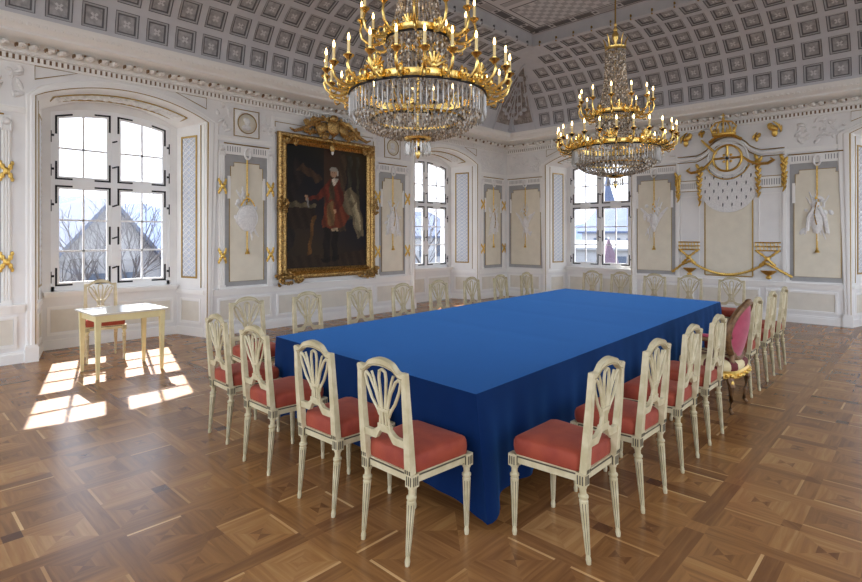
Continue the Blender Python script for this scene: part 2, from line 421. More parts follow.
def ceiling():
    b = MB()
    def pend(t): return max(0., .80*(1-t/.76))
    for T, s0, s1, phase in ((TL, XMIN, XR, .38), (TR, YMIN, YL, .095)):
        q = MB(T); q.v = b.v; q.f = b.f; q.m = b.m; q.mats = b.mats
        def V(c, t, n=0.):          # c: distance from the corner along the wall
            d, z, a, e = vt(t); return (s1-c, d+a*n, z+e*n)
        for r in range(NT):
            t0, t1 = r/NT, (r+1)/NT
            need = max(vt(t1)[0], vt(t0)[0]+pend(t0))
            k0 = math.ceil((need-phase)/PITCH-.12); c0 = phase+k0*PITCH
            for i in range(4):      # filler up to the hip
                u0, u1 = t0+(t1-t0)*i/4, t0+(t1-t0)*(i+1)/4
                h0, h1 = vt(u0)[0], vt(u1)[0]
                q.quad(V(min(h0, c0) if h0 > c0 else h0, u0), V(c0, u0), V(c0, u1), V(min(h1, c0) if h1 > c0 else h1, u1), RIB)
            c = c0
            while c < s1-s0:
                e = c+PITCH
                def ring(mc, mt, n):
                    return [V(c+mc, t0+mt, n), V(e-mc, t0+mt, n), V(e-mc, t1-mt, n), V(c+mc, t1-mt, n)]
                mt = lambda x: x/ARC
                R = [ring(0,0,0), ring(.05,mt(.05),0), ring(.052,mt(.052),.012), ring(.060,mt(.060),.014), ring(.082,mt(.082),.016), ring(.084,mt(.084),.03), ring(.102,mt(.102),.03)]
                # rib surface is curved: subdivide its sides along t
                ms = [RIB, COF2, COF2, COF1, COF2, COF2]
                for a_ in range(6):
                    A, B_ = R[a_], R[a_+1]
                    for j in range(4):
                        if a_ == 0 and j in (1, 3): # vertical ribs, follow the curve
                            x0, x1 = (e, e-.05) if j == 1 else (c, c+.05)
                            us = [t0, t0+mt(.05), (t0+t1)/2, t1-mt(.05), t1]
                            for m_ in range(4):
                                q.quad(V(x0, us[m_]), V(x0, us[m_+1]), V(x1 if m_ < 3 else x1, us[m_+1]), V(x1, us[m_]), RIB)
                            continue
                        if a_ == 0:
                            yy0, yy1 = (t0, t0+mt(.05)) if j == 0 else (t1, t1-mt(.05))
                            q.quad(V(c+.05, yy0), V(e-.05, yy0), V(e-.05, yy1), V(c+.05, yy1), RIB); continue
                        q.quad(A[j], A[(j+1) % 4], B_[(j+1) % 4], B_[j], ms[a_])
                q.quad(*R[6], COF3)
                cc = V((c+e)/2, (t0+t1)/2, .015); 
                for ang in range(4):
                    aa = ang*PI/2+PI/4; q.quad(V((c+e)/2+.015*math.cos(aa-1), (t0+t1)/2+.015*math.sin(aa-1)/ARC, .010), V((c+e)/2+.055*math.cos(aa-.3), (t0+t1)/2+.055*math.sin(aa-.3)/ARC, .010),
                        V((c+e)/2+.055*math.cos(aa+.3), (t0+t1)/2+.055*math.sin(aa+.3)/ARC, .010), V((c+e)/2+.015*math.cos(aa+1), (t0+t1)/2+.015*math.sin(aa+1)/ARC, .010), COFM)
                c = e
        # fascia round the flat ceiling, little gilt hooks
        q.quad((s0,DI,Z1),(s1-DI,DI,Z1),(s1-DI,DI,Z1+.03),(s0,DI,Z1+.03), RIB)
        q.grid([[(s0,d,z) for d, z in pr], [(s1-d,d,z) for d, z in pr]] if False else
               [[(s0, d, z) for d, z in ((DI,Z1),(DI+.03,Z1+.02),(DI+.03,Z1+.05),(DI-.01,Z1+.06),(DI+.02,ZF-.02),(DI+.06,ZF))],
                [(s1-d, d, z) for d, z in ((DI,Z1),(DI+.03,Z1+.02),(DI+.03,Z1+.05),(DI-.01,Z1+.06),(DI+.02,ZF-.02),(DI+.06,ZF))]], RIB)
        c = DI+.2
        while c < s1-s0:
            q.box((s1-c-.012,DI-.03,Z1+.0),(s1-c+.012,DI+.03,Z1+.1), GOLDLINE if T is TR else COF2); c += PITCH
        # flat ceiling bands
        z = ZF-.004
        q.box((s0,DI+.06,z),(s1-DI-.06,DI+.08,ZF), COF2)
        c = DI+.12
        while c < s1-s0:     # fret band of painted tablets
            q.box((s1-c-.42,DI+.11,z),(s1-c-.06,DI+.27,ZF), COF2 if int(c/.4) % 3 else COF1); q.box((s1-c-.03,DI+.15,z),(s1-c+.03,DI+.23,ZF), COF2); c += .48
        q.box((s0,DI+.29,z),(s1-DI-.29,DI+.31,ZF), COF2)
    for T, s0, s1 in ((TL, XMIN, XR), (TR, YMIN, YL)):      # unseen shell added behind the coffers to stop sky light leaking through
        q = MB(T); q.v = b.v; q.f = b.f; q.m = b.m; q.mats = b.mats
        rows = []
        for i in range(13):
            d, z, a, e = vt(i/12); rows.append([(s0,d+a*.06,z+e*.06),(s1-d+.06,d+a*.06,z+e*.06)])
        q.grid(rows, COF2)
    b.quad((XMIN-.1,YMIN-.1,ZF+.1),(XR+.1,YMIN-.1,ZF+.1),(XR+.1,YL+.1,ZF+.1),(XMIN-.1,YL+.1,ZF+.1), COF2)  # unseen slab added over the flat ceiling against light leaks
    b.quad((XMIN,YMIN,ZF),(XR-DI,YMIN,ZF),(XR-DI,YL-DI,ZF),(XMIN,YL-DI,ZF), COFL)
    # panels on the flat
    def panel(x0, x1, y0, y1, check):
        z = ZF-.003
        b.box((x0,y0,z),(x1,y1,ZF), COF2); b.box((x0+.03,y0+.03,z-.002),(x1-.03,y1-.03,ZF), COFL if check else COF1)
        if check:
            nx = max(2, int((x1-x0-.1)/.115)); ny = int((y1-y0-.1)/.115); wx = (x1-x0-.1)/nx; wy = (y1-y0-.1)/ny
            for i in range(nx):
                for j in range(ny):
                    if (i+j) % 2: b.box((x0+.05+i*wx, y0+.05+j*wy, z-.004), (x0+.05+(i+1)*wx, y0+.05+(j+1)*wy, ZF), COF1)
        else:
            b.box((x0+.12,y0+.12,z-.004),(x1-.12,y1-.12,ZF), COF3)
            b.box((x0+.2,y0+.2,z-.006),(x1-.2,y1-.2,ZF), COF2); b.box((x0+.23,y0+.23,z-.008),(x1-.23,y1-.23,ZF), COF3)
    XI, YI = XR-DI-.31, YL-DI-.31
    x1 = XI-.06+.02
    panel(x1-1.10, x1, 4.0, YI-.1, True); panel(x1-1.10, x1, 2.2, 3.8, False); panel(x1-1.10, x1, -.9, 2.0, True)
    b.box((x1-1.36,YMIN,ZF-.003),(x1-1.24,YI-.1,ZF), COF1); b.box((x1-1.40,YMIN,ZF-.003),(x1-1.38,YI-.1,ZF), COF2)
    x = x1-1.6
    panel(x-3.4, x, 4.7, YI-.1, False); panel(x-3.4, x, 1.6, 4.5, True); panel(x-3.4, x, -1.6, 1.4, False)
    panel(x-5.0, x-3.6, 4.7, YI-.1, True); panel(x-5.0, x-3.6, 1.6, 4.5, False)
    return tag(b.build('ceiling'), kind='structure')
ceil = ceiling()
# painted corner trophy
b = MB()
for T, s1 in ((TL, XR), (TR, YL)):
    q = MB(T); q.v = b.v; q.f = b.f; q.m = b.m; q.mats = b.mats
    rows = []
    for i in range(15):
        t = .005+.755*i/14; d, z, a, e = vt(t); w = .80*(1-t/.77)
        rows.append([(s1-(d+w*j/4), d-.012*a*0+.012, z-.012) for j in range(5)])
    q.grid(rows, PEND)
    for row in ((0,),):
        q.tube([(r[4][0], r[4][1]+.01, r[4][2]-.01) for r in rows], .02, RIB, 4)
    rows2 = []
    for i in range(3):
        t = .005+.075*i/2; d, z, a, e = vt(t); rows2.append([(s1-(d+c*.86), d+.03, z-.02) for c in (0,.25,.5,.75,.9)])
    q.grid(rows2, RIB)
    rr = random.Random(3)
    for i in range(46):
        t = .1+.58*rr.random()**1.3; d, z, a, e = vt(t); w = .72*(1-t/.77)*rr.random(); sz = rr.uniform(.03,.085)
        q.ell((s1-(d+w), d+.02, z-.02), (sz, .03, sz*rr.uniform(.6,1.6)), PEND2 if i % 3 else RIB, 7, 5)
    for i in range(5):      # lances and flags
        t0 = .1+.05*i; d, z, a, e = vt(t0); d2, z2, a2, e2 = vt(.45+.06*i)
        q.tube([(s1-(d+.1+.12*i), d+.04, z-.02), (s1-(d2+.02+.02*i), d2+.05, z2-.03)], .012, RIB, 5)
d, z, _, _ = vt(.02)
b.box((XR-d-.13, YL-d-.13, z-.03), (XR-d+.02, YL-d+.02, z+.55), RIB)
b.box((XR-d-.17, YL-d-.17, z-.03), (XR-d+.02, YL-d+.02, z+.04), RIB)
b.build('corner_trophy', ceil, smooth='auto')

# ------------------------------------------------------------------ windows
def window(T, sc, idx):
    root = MB(T)
    D0 = -ND-.09
    # outer frame following the opening
    p = arcpts(sc, WHW, WZS, WZC, 20, z0=WZ0)
    rows = [[(s, d, z) for d, s, z in ((D0+.07, s_, z_), (D0+.07, sc+(s_-sc)*.945, z_-.045 if z_ > WZ0+.01 else z_), (D0, sc+(s_-sc)*.945, z_-.045 if z_ > WZ0+.01 else z_), (D0, s_, z_))] for s_, z_ in p]
    root.grid(rows, WFRAME, True)
    root.box((sc-WHW, D0, WZ0),(sc+WHW, D0+.07, WZ0+.07), WFRAME)
    root.box((sc-.04, D0-.005, WZ0),(sc+.04, D0+.075, WZC-.03), WFRAME)
    root.box((sc-WHW+.02, D0-.005, 2.405),(sc+WHW-.02, D0+.08, 2.475), WFRAME)
    w = tag(root.build('window_%d' % idx), kind='structure')
    s = MB(T); s.box((sc-NBW+.01,-ND-.06,.80),(sc+NBW-.01,-ND+.10,.838), TRIM); s.box((sc-NBW+.02,-ND-.0,.765),(sc+NBW-.02,-ND+.07,.80), TRIM)
    s.build('window_sill', w)
    for q in (-1, 1):
        for (z0, z1, up) in ((WZ0+.06, 2.41, False), (2.47, None, True)):
            c = MB(T); a0, a1 = sorted((sc+q*.035, sc+q*(WHW-.045))); F0, F1 = D0+.015, D0+.06
            zt = (lambda x: arcz(x, sc, WHW, WZS, WZC)-.045) if up else (lambda x: z1)
            fw = .065
            # stiles and rails
            for x0, x1 in ((a0, a0+fw), (a1-fw, a1)):
                c.hexa([(x0,F0,z0),(x1,F0,z0),(x1,F1,z0),(x0,F1,z0)], [(x0,F0,zt(x0)),(x1,F0,zt(x1)),(x1,F1,zt(x1)),(x0,F1,zt(x0))], WFRAME)
            c.box((a0+fw,F0,z0),(a1-fw,F1,z0+fw), WFRAME)
            N = 6
            for i in range(N):
                x0, x1 = a0+fw+(a1-a0-2*fw)*i/N, a0+fw+(a1-a0-2*fw)*(i+1)/N
                c.hexa([(x0,F0,zt(x0)-fw),(x1,F0,zt(x1)-fw),(x1,F1,zt(x1)-fw),(x0,F1,zt(x0)-fw)], [(x0,F0,zt(x0)),(x1,F0,zt(x1)),(x1,F1,zt(x1)),(x0,F1,zt(x0))], WFRAME)
            # glazing bars
            xm = (a0+a1)/2; bw = .014 if up else .013
            c.box((xm-bw,F0+.01,z0+fw),(xm+bw,F1-.008,zt(xm)-fw), WFRAME)
            nr = 2 if up else 3
            H = (min(zt(a0), zt(a1)) if up else z1)-fw-(z0+fw)
            for i in range(1, nr): zz = z0+fw+H*i/nr; c.box((a0+fw,F0+.01,zz-bw),(a1-fw,F1-.008,zz+bw), WFRAME)
            cas = c.build('casement', w)
            g = MB(T); n = 6; gm = F0+.018
            for i in range(n):
                x0, x1 = a0+.03+(a1-a0-.06)*i/n, a0+.03+(a1-a0-.06)*(i+1)/n
                g.quad((x0,gm,z0+.02),(x1,gm,z0+.02),(x1,gm,zt(x1)-.02),(x0,gm,zt(x0)-.02), GLASS)
            g.build('window_pane', cas)
            # iron corner straps
            i_ = MB(T); e = F1+.004
            for x, sx in ((a0+.012, 1), (a1-.012, -1)):
                for z, sz in ((z0+.012, 1), (None, -1)):
                    zc = z if z is not None else zt(x)-.012
                    i_.box((min(x, x+sx*.027), F1-.002, min(zc, zc+sz*.27)), (max(x, x+sx*.027), e, max(zc, zc+sz*.27)), IRON)
                    x2 = x+sx*.22; z2 = zc if z is not None else zt(x2)-.012
                    lo, hi = sorted((x, x2)); zl, zh = (zc, z2) if lo == x else (z2, zc)
                    i_.hexa([(lo,F1-.002,zl-.0125*(1-sz)),(hi,F1-.002,zh-.0125*(1-sz)),(hi,e,zh-.0125*(1-sz)),(lo,e,zl-.0125*(1-sz))],
                            [(lo,F1-.002,zl+.0125*(1+sz)),(hi,F1-.002,zh+.0125*(1+sz)),(hi,e,zh+.0125*(1+sz)),(lo,e,zl+.0125*(1+sz))], IRON)
            # middle stile plates and hinge pins
            xi = a0 if q > 0 else a1; zmid = (z0+(z1 or 3.45))/2
            if not up: i_.box((xi+q*.025-.013,F1-.002,zmid-.14),(xi+q*.025+.013,e,zmid+.14), IRON)
            xo = a1 if q > 0 else a0
            for zz in (z0+.16, (z1 or 3.42)-.3):
                i_.box((min(xo, xo+q*.05),F1-.002,zz-.012),(max(xo, xo+q*.05),e+.01,zz+.02), IRON)
                i_.tube([(xo+q*.045,e+.008,zz-.10),(xo+q*.045,e+.008,zz+.07)], .015, IRON, 6)
            i_.build('iron_strap', cas)
    h = MB(T)
    for zz in (1.16, 1.62, 2.12, 2.72, 3.12):
        h.tube([(sc-.032, D0+.085, zz-.010), (sc, D0+.10, zz), (sc+.035, D0+.085, zz+.014)], .011, IRON, 6)
        h.ell((sc, D0+.085, zz), (.014,.02,.014), IRON, 6, 4)
    h.build('window_latch', w)
    return w
window(TL, NL[0], 1); window(TL, NL[1], 2); window(TR, NR[0], 3); window(TR, NR[1], 4)

# ------------------------------------------------------------------ wall decoration (fixed to the walls)
def colonette(T, w, s, X=True):
    b = MB(T)
    b.box((s-.05,0,.77),(s+.05,.012,3.2), TRIM)
    for dx in (-.03, 0, .03): b.tube([(s+dx,.012,.78),(s+dx,.012,3.0)], .013, TRIM, 6)
    b.box((s-.055,0,.765),(s+.055,.03,.83), TRIM); b.box((s-.055,0,3.0),(s+.055,.03,3.05), TRIM)
    b.ell((s,.03,3.12), (.045,.03,.05), RELIEF, 8, 5); b.tube([(s-.04,.03,3.1),(s-.05,.03,3.0)], .012, RELIEF, 5); b.tube([(s+.04,.03,3.1),(s+.05,.03,3.0)], .012, RELIEF, 5)
    o = b.build('colonette', w, smooth='auto')
    if X:
        for zz in (1.32, 2.48):
            g = MB(T)
            for q in (-1, 1):
                g.tube([(s-.062,.02,zz-q*.1),(s-.02,.04,zz-q*.02),(s+.02,.04,zz+q*.02),(s+.062,.02,zz+q*.1)], [.02,.016,.016,.02], GOLD, 6)
                g.ell((s-.06,.025,zz-q*.105), (.02,.012,.03), GOLD, 6, 4); g.ell((s+.06,.025,zz+q*.105), (.02,.012,.03), GOLD, 6, 4)
            g.ell((s,.045,zz), (.04,.018,.045), GOLD, 8, 5)
            for q in (-1, 1): g.ell((s-.04,.04,zz-q*.055), (.026,.014,.04), GOLD, 6, 4); g.ell((s+.04,.04,zz+q*.055), (.026,.014,.04), GOLD, 6, 4)
            g.build('gilded_ribbon', o)
    return o

def tassel(b, s, z0, z1, m=GOLD):
    b.tube([(s,.02,z0),(s,.02,z1+.1)], .012, m, 6)
    b.lathe([(.006,.10),(.02,.09),(.022,.07),(.014,.055),(.03,.04),(.042,0)], m, (s,.03,z1), 8)

def field(T, w, sc, hw, seed, style=0, top=True):
    """grey-bordered hanging field with fluted cap, cord, trophy and tassel"""
    b = MB(T); zb, zt = .80, 3.03
    b.box((sc-hw-.07,0,zb),(sc+hw+.07,.004,zt), GREY)
    nt_ = .09    # notched upper corners
    pts = [(sc-hw,.006,zb+.08),(sc+hw,.006,zb+.08),(sc+hw,.006,2.62),(sc+hw-.02,.006,2.62),(sc+hw-.02,.006,zt-.2),(sc+hw-.08,.006,zt-.2),(sc+hw-.08,.006,zt-.13),
           (sc-hw+.08,.006,zt-.13),(sc-hw+.08,.006,zt-.2),(sc-hw+.02,.006,zt-.2),(sc-hw+.02,.006,2.62),(sc-hw,.006,2.62)]
    b.prism([(p[0],.004,p[2]) for p in pts], (0,.008 if T is TL else .008,0), CREAM)
    b.tube([(p[0],.014,p[2]) for p in pts], .007, GOLDLINE, 4, closed=True, up=(0,1,0))
    # hanging drops beside the top
    for q in (-1, 1): b.box((sc+q*(hw+.005)-.025,.004,2.28),(sc+q*(hw+.005)+.025,.02,2.66), TRIM)
    # fluted cap
    b.box((sc-hw-.09,0,3.03),(sc+hw+.09,.02,3.2), TRIM); b.tube([(sc-hw-.1,.03,3.205),(sc+hw+.1,.03,3.205)], .011, GOLDLINE, 5)
    n = int((2*hw+.1)/.045)
    for i in range(n+1):
        x = sc-hw-.03+(2*hw+.06)*i/n
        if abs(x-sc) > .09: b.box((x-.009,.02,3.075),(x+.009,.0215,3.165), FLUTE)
    p = b.build('wall_panel', w)
    t = MB(T); rr = random.Random(seed)
    # ring at the top of the cord
    t.tube([(sc+.055*math.cos(a),.045,3.06+.09*math.sin(a)) for a in [2*PI*i/14 for i in range(14)]], .02, RELIEF, 6, closed=True, up=(0,1,0))
    if style == 0:
        t.ell((sc,.03,1.96), (.19,.028,.22), RELIEF, 14, 8)
        t.tube([(sc+.185*math.cos(a),.03,1.96+.215*math.sin(a)) for a in [2*PI*i/18 for i in range(18)]], .014, RELIEF, 5, closed=True, up=(0,1,0))
    elif style == 1:
        for q in (-1, 1):
            for k in range(4): t.ell((sc+q*(.07+.045*k),.025,1.95+.08*k), (.03,.018,.15), RELIEF, 8, 5, Matrix.Rotation(q*(.35+.15*k), 3, 'Y'))
        t.ell((sc,.03,2.02), (.09,.03,.13), RELIEF, 10, 6); t.ell((sc,.03,1.82), (.05,.025,.07), RELIEF, 8, 5)
    else:
        t.ell((sc,.03,1.95), (.10,.03,.26), RELIEF, 12, 7); t.ell((sc+.02,.03,2.24), (.07,.03,.07), RELIEF, 8, 5)
        t.tube([(sc-.16,.03,1.7),(sc-.12,.035,2.0),(sc-.03,.04,2.2)], .035, RELIEF, 6); t.tube([(sc+.15,.03,1.75),(sc+.13,.035,2.0),(sc+.04,.04,2.18)], .035, RELIEF, 6)
    for k in range(6):   # crossed lances and palm fronds
        a = rr.uniform(-.55,.55); L1 = rr.uniform(.34,.5)
        t.tube([(sc-math.sin(a)*L1,.018,2.0-math.cos(a)*L1*.95),(sc+math.sin(a)*L1*.9,.018,2.05+math.cos(a)*L1)], [.009,.012], RELIEF, 5)
    for k in range(14): t.ell((sc+rr.uniform(-.22,.22),.02,2.0+rr.uniform(-.3,.38)), (rr.uniform(.015,.05),.014,rr.uniform(.03,.09)), RELIEF, 6, 4, Matrix.Rotation(rr.uniform(-1,1), 3, 'Y'))
    t.build('trophy_relief', p, smooth='auto')
    g = MB(T)
    g.tube([(sc,.022,3.0),(sc,.022,2.34)], .013, GOLD, 6)
    if style == 0:
        g.tube([(sc+x,.05,2.16+.14*math.cos(x/.11*1.3)) for x in [-.13+.26*i/10 for i in range(11)]], .013, GOLD, 6)
    elif style == 2:
        g.tube([(sc+.035*math.sin(i/10*PI),.06,2.28-.42*i/10) for i in range(11)], .011, OLDGOLD, 6)
    for k in range(4): g.ell((sc+.02*(-1)**k,.04,2.36-.05*k), (.016,.014,.03), GOLD, 6, 4)
    tassel(g, sc, 1.74, 1.34)
    g.build('gilded_tassel', p, smooth='auto')
    return p

def frieze_relief(T, w, s0, s1, seed, z0=3.42, z1=3.84):
    b = MB(T); rr = random.Random(seed)
    n = int((s1-s0)*34)
    for i in range(n):
        z = rr.uniform(z0, z1); s = rr.uniform(s0+.04, s1-.04)
        b.ell((s,.004,z), (rr.uniform(.012,.045),.024,rr.uniform(.02,.09)), RELIEF, 6, 4, Matrix.Rotation(rr.uniform(-1.4,1.4), 3, 'Y'))
    for i in range(int((s1-s0)*5)):
        s = rr.uniform(s0+.1, s1-.1); a = rr.uniform(-.9,.9)
        b.tube([(s-.16*math.sin(a),.01,(z0+z1)/2-.16*math.cos(a)),(s+.16*math.sin(a),.01,(z0+z1)/2+.16*math.cos(a))], .008, RELIEF, 4)
    b.build('frieze_relief', w, smooth='auto')
def medallion(T, w, s, z=3.585):
    b = MB(T)
    frame_rect(b, s-.235, s+.235, z-.235, z+.235, .012, .014, GOLDLINE)
    b.box((s-.22,0,z-.22),(s+.22,.006,z+.22), TRIM)
    b.tube([(s+.195*math.cos(a),.02,z+.195*math.sin(a)) for a in [2*PI*i/28 for i in range(28)]], .018, TRIM, 6, closed=True, up=(0,1,0))
    b.tube([(s+.17*math.cos(a),.026,z+.17*math.sin(a)) for a in [2*PI*i/28 for i in range(28)]], .010, GOLDLINE, 6, closed=True, up=(0,1,0))
    b.ell((s,.006,z), (.16,.015,.16), CREAM, 16, 6)
    b.ell((s+.005,.02,z+.03), (.055,.025,.07), RELIEF, 10, 6); b.ell((s-.01,.018,z-.07), (.09,.022,.05), RELIEF, 10, 6); b.ell((s-.03,.02,z+.06), (.04,.02,.04), RELIEF, 8, 5)
    b.build('medallion_relief', w, smooth='auto')

# left wall
for sc, hw, X, st in ((.78,.315,1,0),(4.50,.315,1,0),(7.90,.315,1,2),(11.56,.34,1,2)):
    field(TL, wall_left, sc, hw, int(sc*10), st)
    for q in (-1, 1): colonette(TL, wall_left, sc+q*(hw+.125))
for sc in (.78, 4.50, 7.90): medallion(TL, wall_left, sc)
for a, c, sd in ((-.1,.5,1),(1.06,1.42,2),(3.93,4.24,3),(4.76,5.1,4),(7.3,7.62,5),(8.18,8.45,6),(11.0,12.1,7)): frieze_relief(TL, wall_left, a, c, sd)
b = MB(TL)
for a, c in ((3.92,4.98),(7.42,8.46),(10.95,12.2),(-.6,1.41)): b.box((a,0,3.25),(c,.02,3.31), TRIM); b.box((a,0,3.31),(c,.035,3.33), TRIM)
frame_rect(b, 5.04, 7.36, 3.50, 3.72, .01, .012, GOLDLINE); frame_rect(b, 4.98, 7.42, .80, 3.80, .05, .02, TRIM)
tn += 1; tag(b.build('trim_%d' % tn), kind='structure')
# right wall
for sc, hw, st in ((8.02,.47,1),(4.60,.38,1),(1.60,.36,2)):
    p = field(TR, wall_right, sc, hw, int(sc*10)+1, st)
b = MB(TR)
b.box((1.14,0,.80),(1.24,.005,3.0), GREY); b.box((1.2,0,.79),(2.0,.006,.87), GREY)
b.build('wall_panel', wall_right)
for a, c, sd in ((7.5,8.55,11),(4.15,5.02,12),(1.15,2.05,13)): frieze_relief(TR, wall_right, a, c, sd)
b = MB(TR)
for a, c in ((7.49,8.64),(4.10,5.02),(1.15,2.1)): b.box((a,0,3.25),(c,.02,3.31), TRIM); b.box((a,0,3.31),(c,.035,3.33), TRIM)
# centre bay mouldings: verticals and the moulding that arches over the rosette
for s in (4.09, 2.11): b.box((s-.03,0,.77),(s+.03,.03,3.38), TRIM)
for s in (3.54, 2.655): b.box((s-.012,0,.84),(s+.012,.016,3.1), GOLDLINE)
b.box((2.655,0,.82),(3.54,.016,.845), GOLDLINE)
b.box((2.67,0,.85),(3.53,.006,2.9), CREAM)
for a, c in ((3.62,4.05),(2.15,2.58)):
    b.box((a,0,2.60),(c,.02,2.84), TRIM); frame_rect(b, a, c, 2.60, 2.84, .014, .03, GOLDLINE)
    n = 9
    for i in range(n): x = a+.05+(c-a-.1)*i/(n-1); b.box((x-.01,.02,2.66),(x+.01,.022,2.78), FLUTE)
    frame_rect(b, a+.03, c-.03, .95, 2.5, .012, .012, TRIM)
path = [(4.09,3.36),(3.66,3.36),(3.56,3.38)]+[(3.10-.44*math.cos(a),3.27+.44*math.sin(a)) for a in [PI-.35-(PI-.7)*i/14 for i in range(15)]][::1]+[(2.64,3.38),(2.54,3.36),(2.11,3.36)]
path = [(4.09,3.36),(3.70,3.36),(3.60,3.40)]+[(3.10+.44*math.cos(a),3.27+.42*math.sin(a)) for a in [.5+(PI-1.)*i/14 for i in range(15)]]+[(2.60,3.40),(2.50,3.36),(2.11,3.36)]
for off, rad, m_ in ((0,.012,GOLDLINE),(-.065,.034,TRIM),(-.13,.010,GOLDLINE)):
    b.tube([(s,.03,z+off) for s, z in path], rad, m_, 6, up=(0,1,0))
tn += 1; tag(b.build('trim_%d' % tn, smooth='auto'), kind='structure')

# ------------------------------------------------------------------ emblem on the right wall
em = empty('wall_emblem', (XR, 3.10, 0)); tag(em, 'gilded crown, rosette wheel and white ermine mantle on the right wall', 'wall ornament')
TE = lambda p: (-p[1], p[0]-3.10, p[2])     # local to em
TEi = TE
b = MB(TE)   # mantle
pts = [(3.10+.53*math.cos(a), .012, 2.67+.535*math.sin(a)) for a in [PI+PI*i/20 for i in range(21)]]+[(3.62,.012,3.05),(3.36,.012,3.12),(2.84,.012,3.12),(2.58,.012,3.05)]
b.prism(pts, (0,.02,0), RELIEF)
pts2 = pts
ermine = []
for r_ in range(6):
    for k in range(6):
        s = 2.68+.17*k+(.085 if r_ % 2 else 0); z = 2.30+.145*r_
        if (s-3.1)**2+(z-2.67)**2 < .45**2 or (z > 2.67 and abs(s-3.1) < .46): ermine.append((s, z))
b.build('ermine_mantle', em)
mantle = bpy.data.objects['ermine_mantle']
for s, z in ermine:
    g = MB(TE); g.ell((s,.034,z), (.011,.006,.034), IRON, 6, 4); g.ell((s+.004,.034,z-.03), (.006,.005,.02), IRON, 6, 4); g.build('ermine_tail', mantle)
b = MB(TE)   # rosette
b.ell((3.10,.03,3.25), (.36,.02,.36), TRIM, 28, 6)
b.tube([(3.10+.37*math.cos(a),.05,3.24+.37*math.sin(a)) for a in [2*PI*i/36 for i in range(36)]], .02, TRIM, 6, closed=True, up=(0,1,0))
b.build('rosette_disc', em, smooth='auto')
g = MB(TE)
g.tube([(3.10+.265*math.cos(a),.07,3.25+.265*math.sin(a)) for a in [2*PI*i/36 for i in range(36)]], .024, GOLD, 6, closed=True, up=(0,1,0))
for i in range(8):
    a = PI/4*i
    if i % 2 == 0:
        g.tube([(3.10+r*math.cos(a),.07,3.25+r*math.sin(a)) for r in (.03,.1,.17,.25)], [.012,.03,.022,.03], GOLD, 6, up=(0,1,0))
    else: g.ell((3.10+.09*math.cos(a),.06,3.25+.09*math.sin(a)), (.03,.015,.03), GOLD, 6, 4)
g.ell((3.10,.08,3.25), (.035,.02,.035), IRON, 8, 5)
g.tube([(3.10+.42*math.cos(a),.05,3.24+.42*math.sin(a)) for a in [PI+.35+(PI-.7)*i/16 for i in range(17)]], .014, GOLD, 5, up=(0,1,0))
g.build('rosette_wheel', em, smooth='auto')
g = MB(TE)   # crown
sc, zc = 3.14, 3.73
g.tube([(sc+.20*math.cos(a),.16+.09*math.sin(a),zc) for a in [2*PI*i/20 for i in range(20)]], .03, GOLD, 6, closed=True)
for i in range(9):
    a = PI*i/8; x, d = sc+.20*math.cos(a), .16+.09*math.sin(a)
    g.ell((x,d,zc+.06), (.022,.02,.045), GOLD, 6, 4); g.ell((x,d,zc+.11), (.014,.014,.014), GOLD, 6, 4)
for q in (-1,-.5,0,.5,1):
    g.tube([(sc+q*.20,.20,zc+.03),(sc+q*.24,.20,zc+.14),(sc+q*.15,.2,zc+.24),(sc,.2,zc+.27)], .016, GOLD, 6, up=(0,1,0))
g.ell((sc,.2,zc+.31), (.035,.035,.035), GOLD, 8, 6); g.box((sc-.01,.19,zc+.33),(sc+.01,.21,zc+.43), GOLD); g.box((sc-.04,.19,zc+.37),(sc+.04,.21,zc+.39), GOLD)
g.tube([(sc-.30,.06,zc-.12),(sc-.15,.1,zc-.03),(sc,.12,zc-.01),(sc+.15,.1,zc-.03),(sc+.30,.06,zc-.12)], .035, GOLD, 6, up=(0,1,0))
g.build('gilded_crown', em, smooth='auto')
for pth in ([(3.36,.07,3.25),(3.50,.09,3.10),(3.62,.08,3.02),(3.80,.07,3.0),(3.88,.07,3.06),(3.82,.07,3.1)], [(2.84,.07,3.27),(2.70,.09,3.15),(2.56,.08,3.08),(2.38,.07,3.08),(2.28,.07,3.14),(2.34,.07,3.18)], [(3.60,.05,3.68),(3.40,.06,3.46),(3.30,.07,3.36)]):
    g = MB(TE); g.tube(pth, [.02]+[.03]*(len(pth)-2)+[.02], GOLD, 6, up=(0,1,0)); g.build('gilded_scroll', em, smooth='auto')
for s, z0, z1 in ((4.08,2.95,2.47),(3.64,3.1,2.37),(2.555,3.2,2.5),(2.12,3.15,2.6)):
    g = MB(TE); rr = random.Random(int(s*100))
    for i in range(7):
        t = i/6; z = z0+(z1-z0)*t
        for w_ in (-1, 1): g.ell((s+w_*(.03-.02*t)+rr.uniform(-.01,.01),.035+.012*rr.random(),z+w_*.03), (.034-.015*t,.03,.07), GOLD, 7, 5, Matrix.Rotation(w_*.45, 3, 'Y'))
    g.tube([(s,.03,z0),(s,.03,z1-.05)], .012, GOLD, 5)
    g.build('gilded_drop', em, smooth='auto')
for s, z, k in ((3.88,3.75,1),(2.30,3.76,-1),(2.56,3.63,.6),(3.58,3.82,.5)):
    g = MB(TE); a = abs(k)
    g.ell((s,.06,z), (.10*a,.06,.06*a), GOLD, 8, 6, Matrix.Rotation(.5*k, 3, 'Y')); g.ell((s+.03*k,.05,z-.09*a), (.055*a,.04,.09*a), GOLD, 7, 5); g.ell((s-.05*k,.05,z+.06*a), (.05*a,.04,.05*a), GOLD, 7, 5)
    for i in range(5): g.ell((s+.05*k+.022*k*i,.05,z+.09*a-.03*a*i), (.018*a,.03,.075*a), GOLD, 6, 4, Matrix.Rotation(-k*(.9-.25*i), 3, 'Y'))
    g.build('gilded_shell', em, smooth='auto')
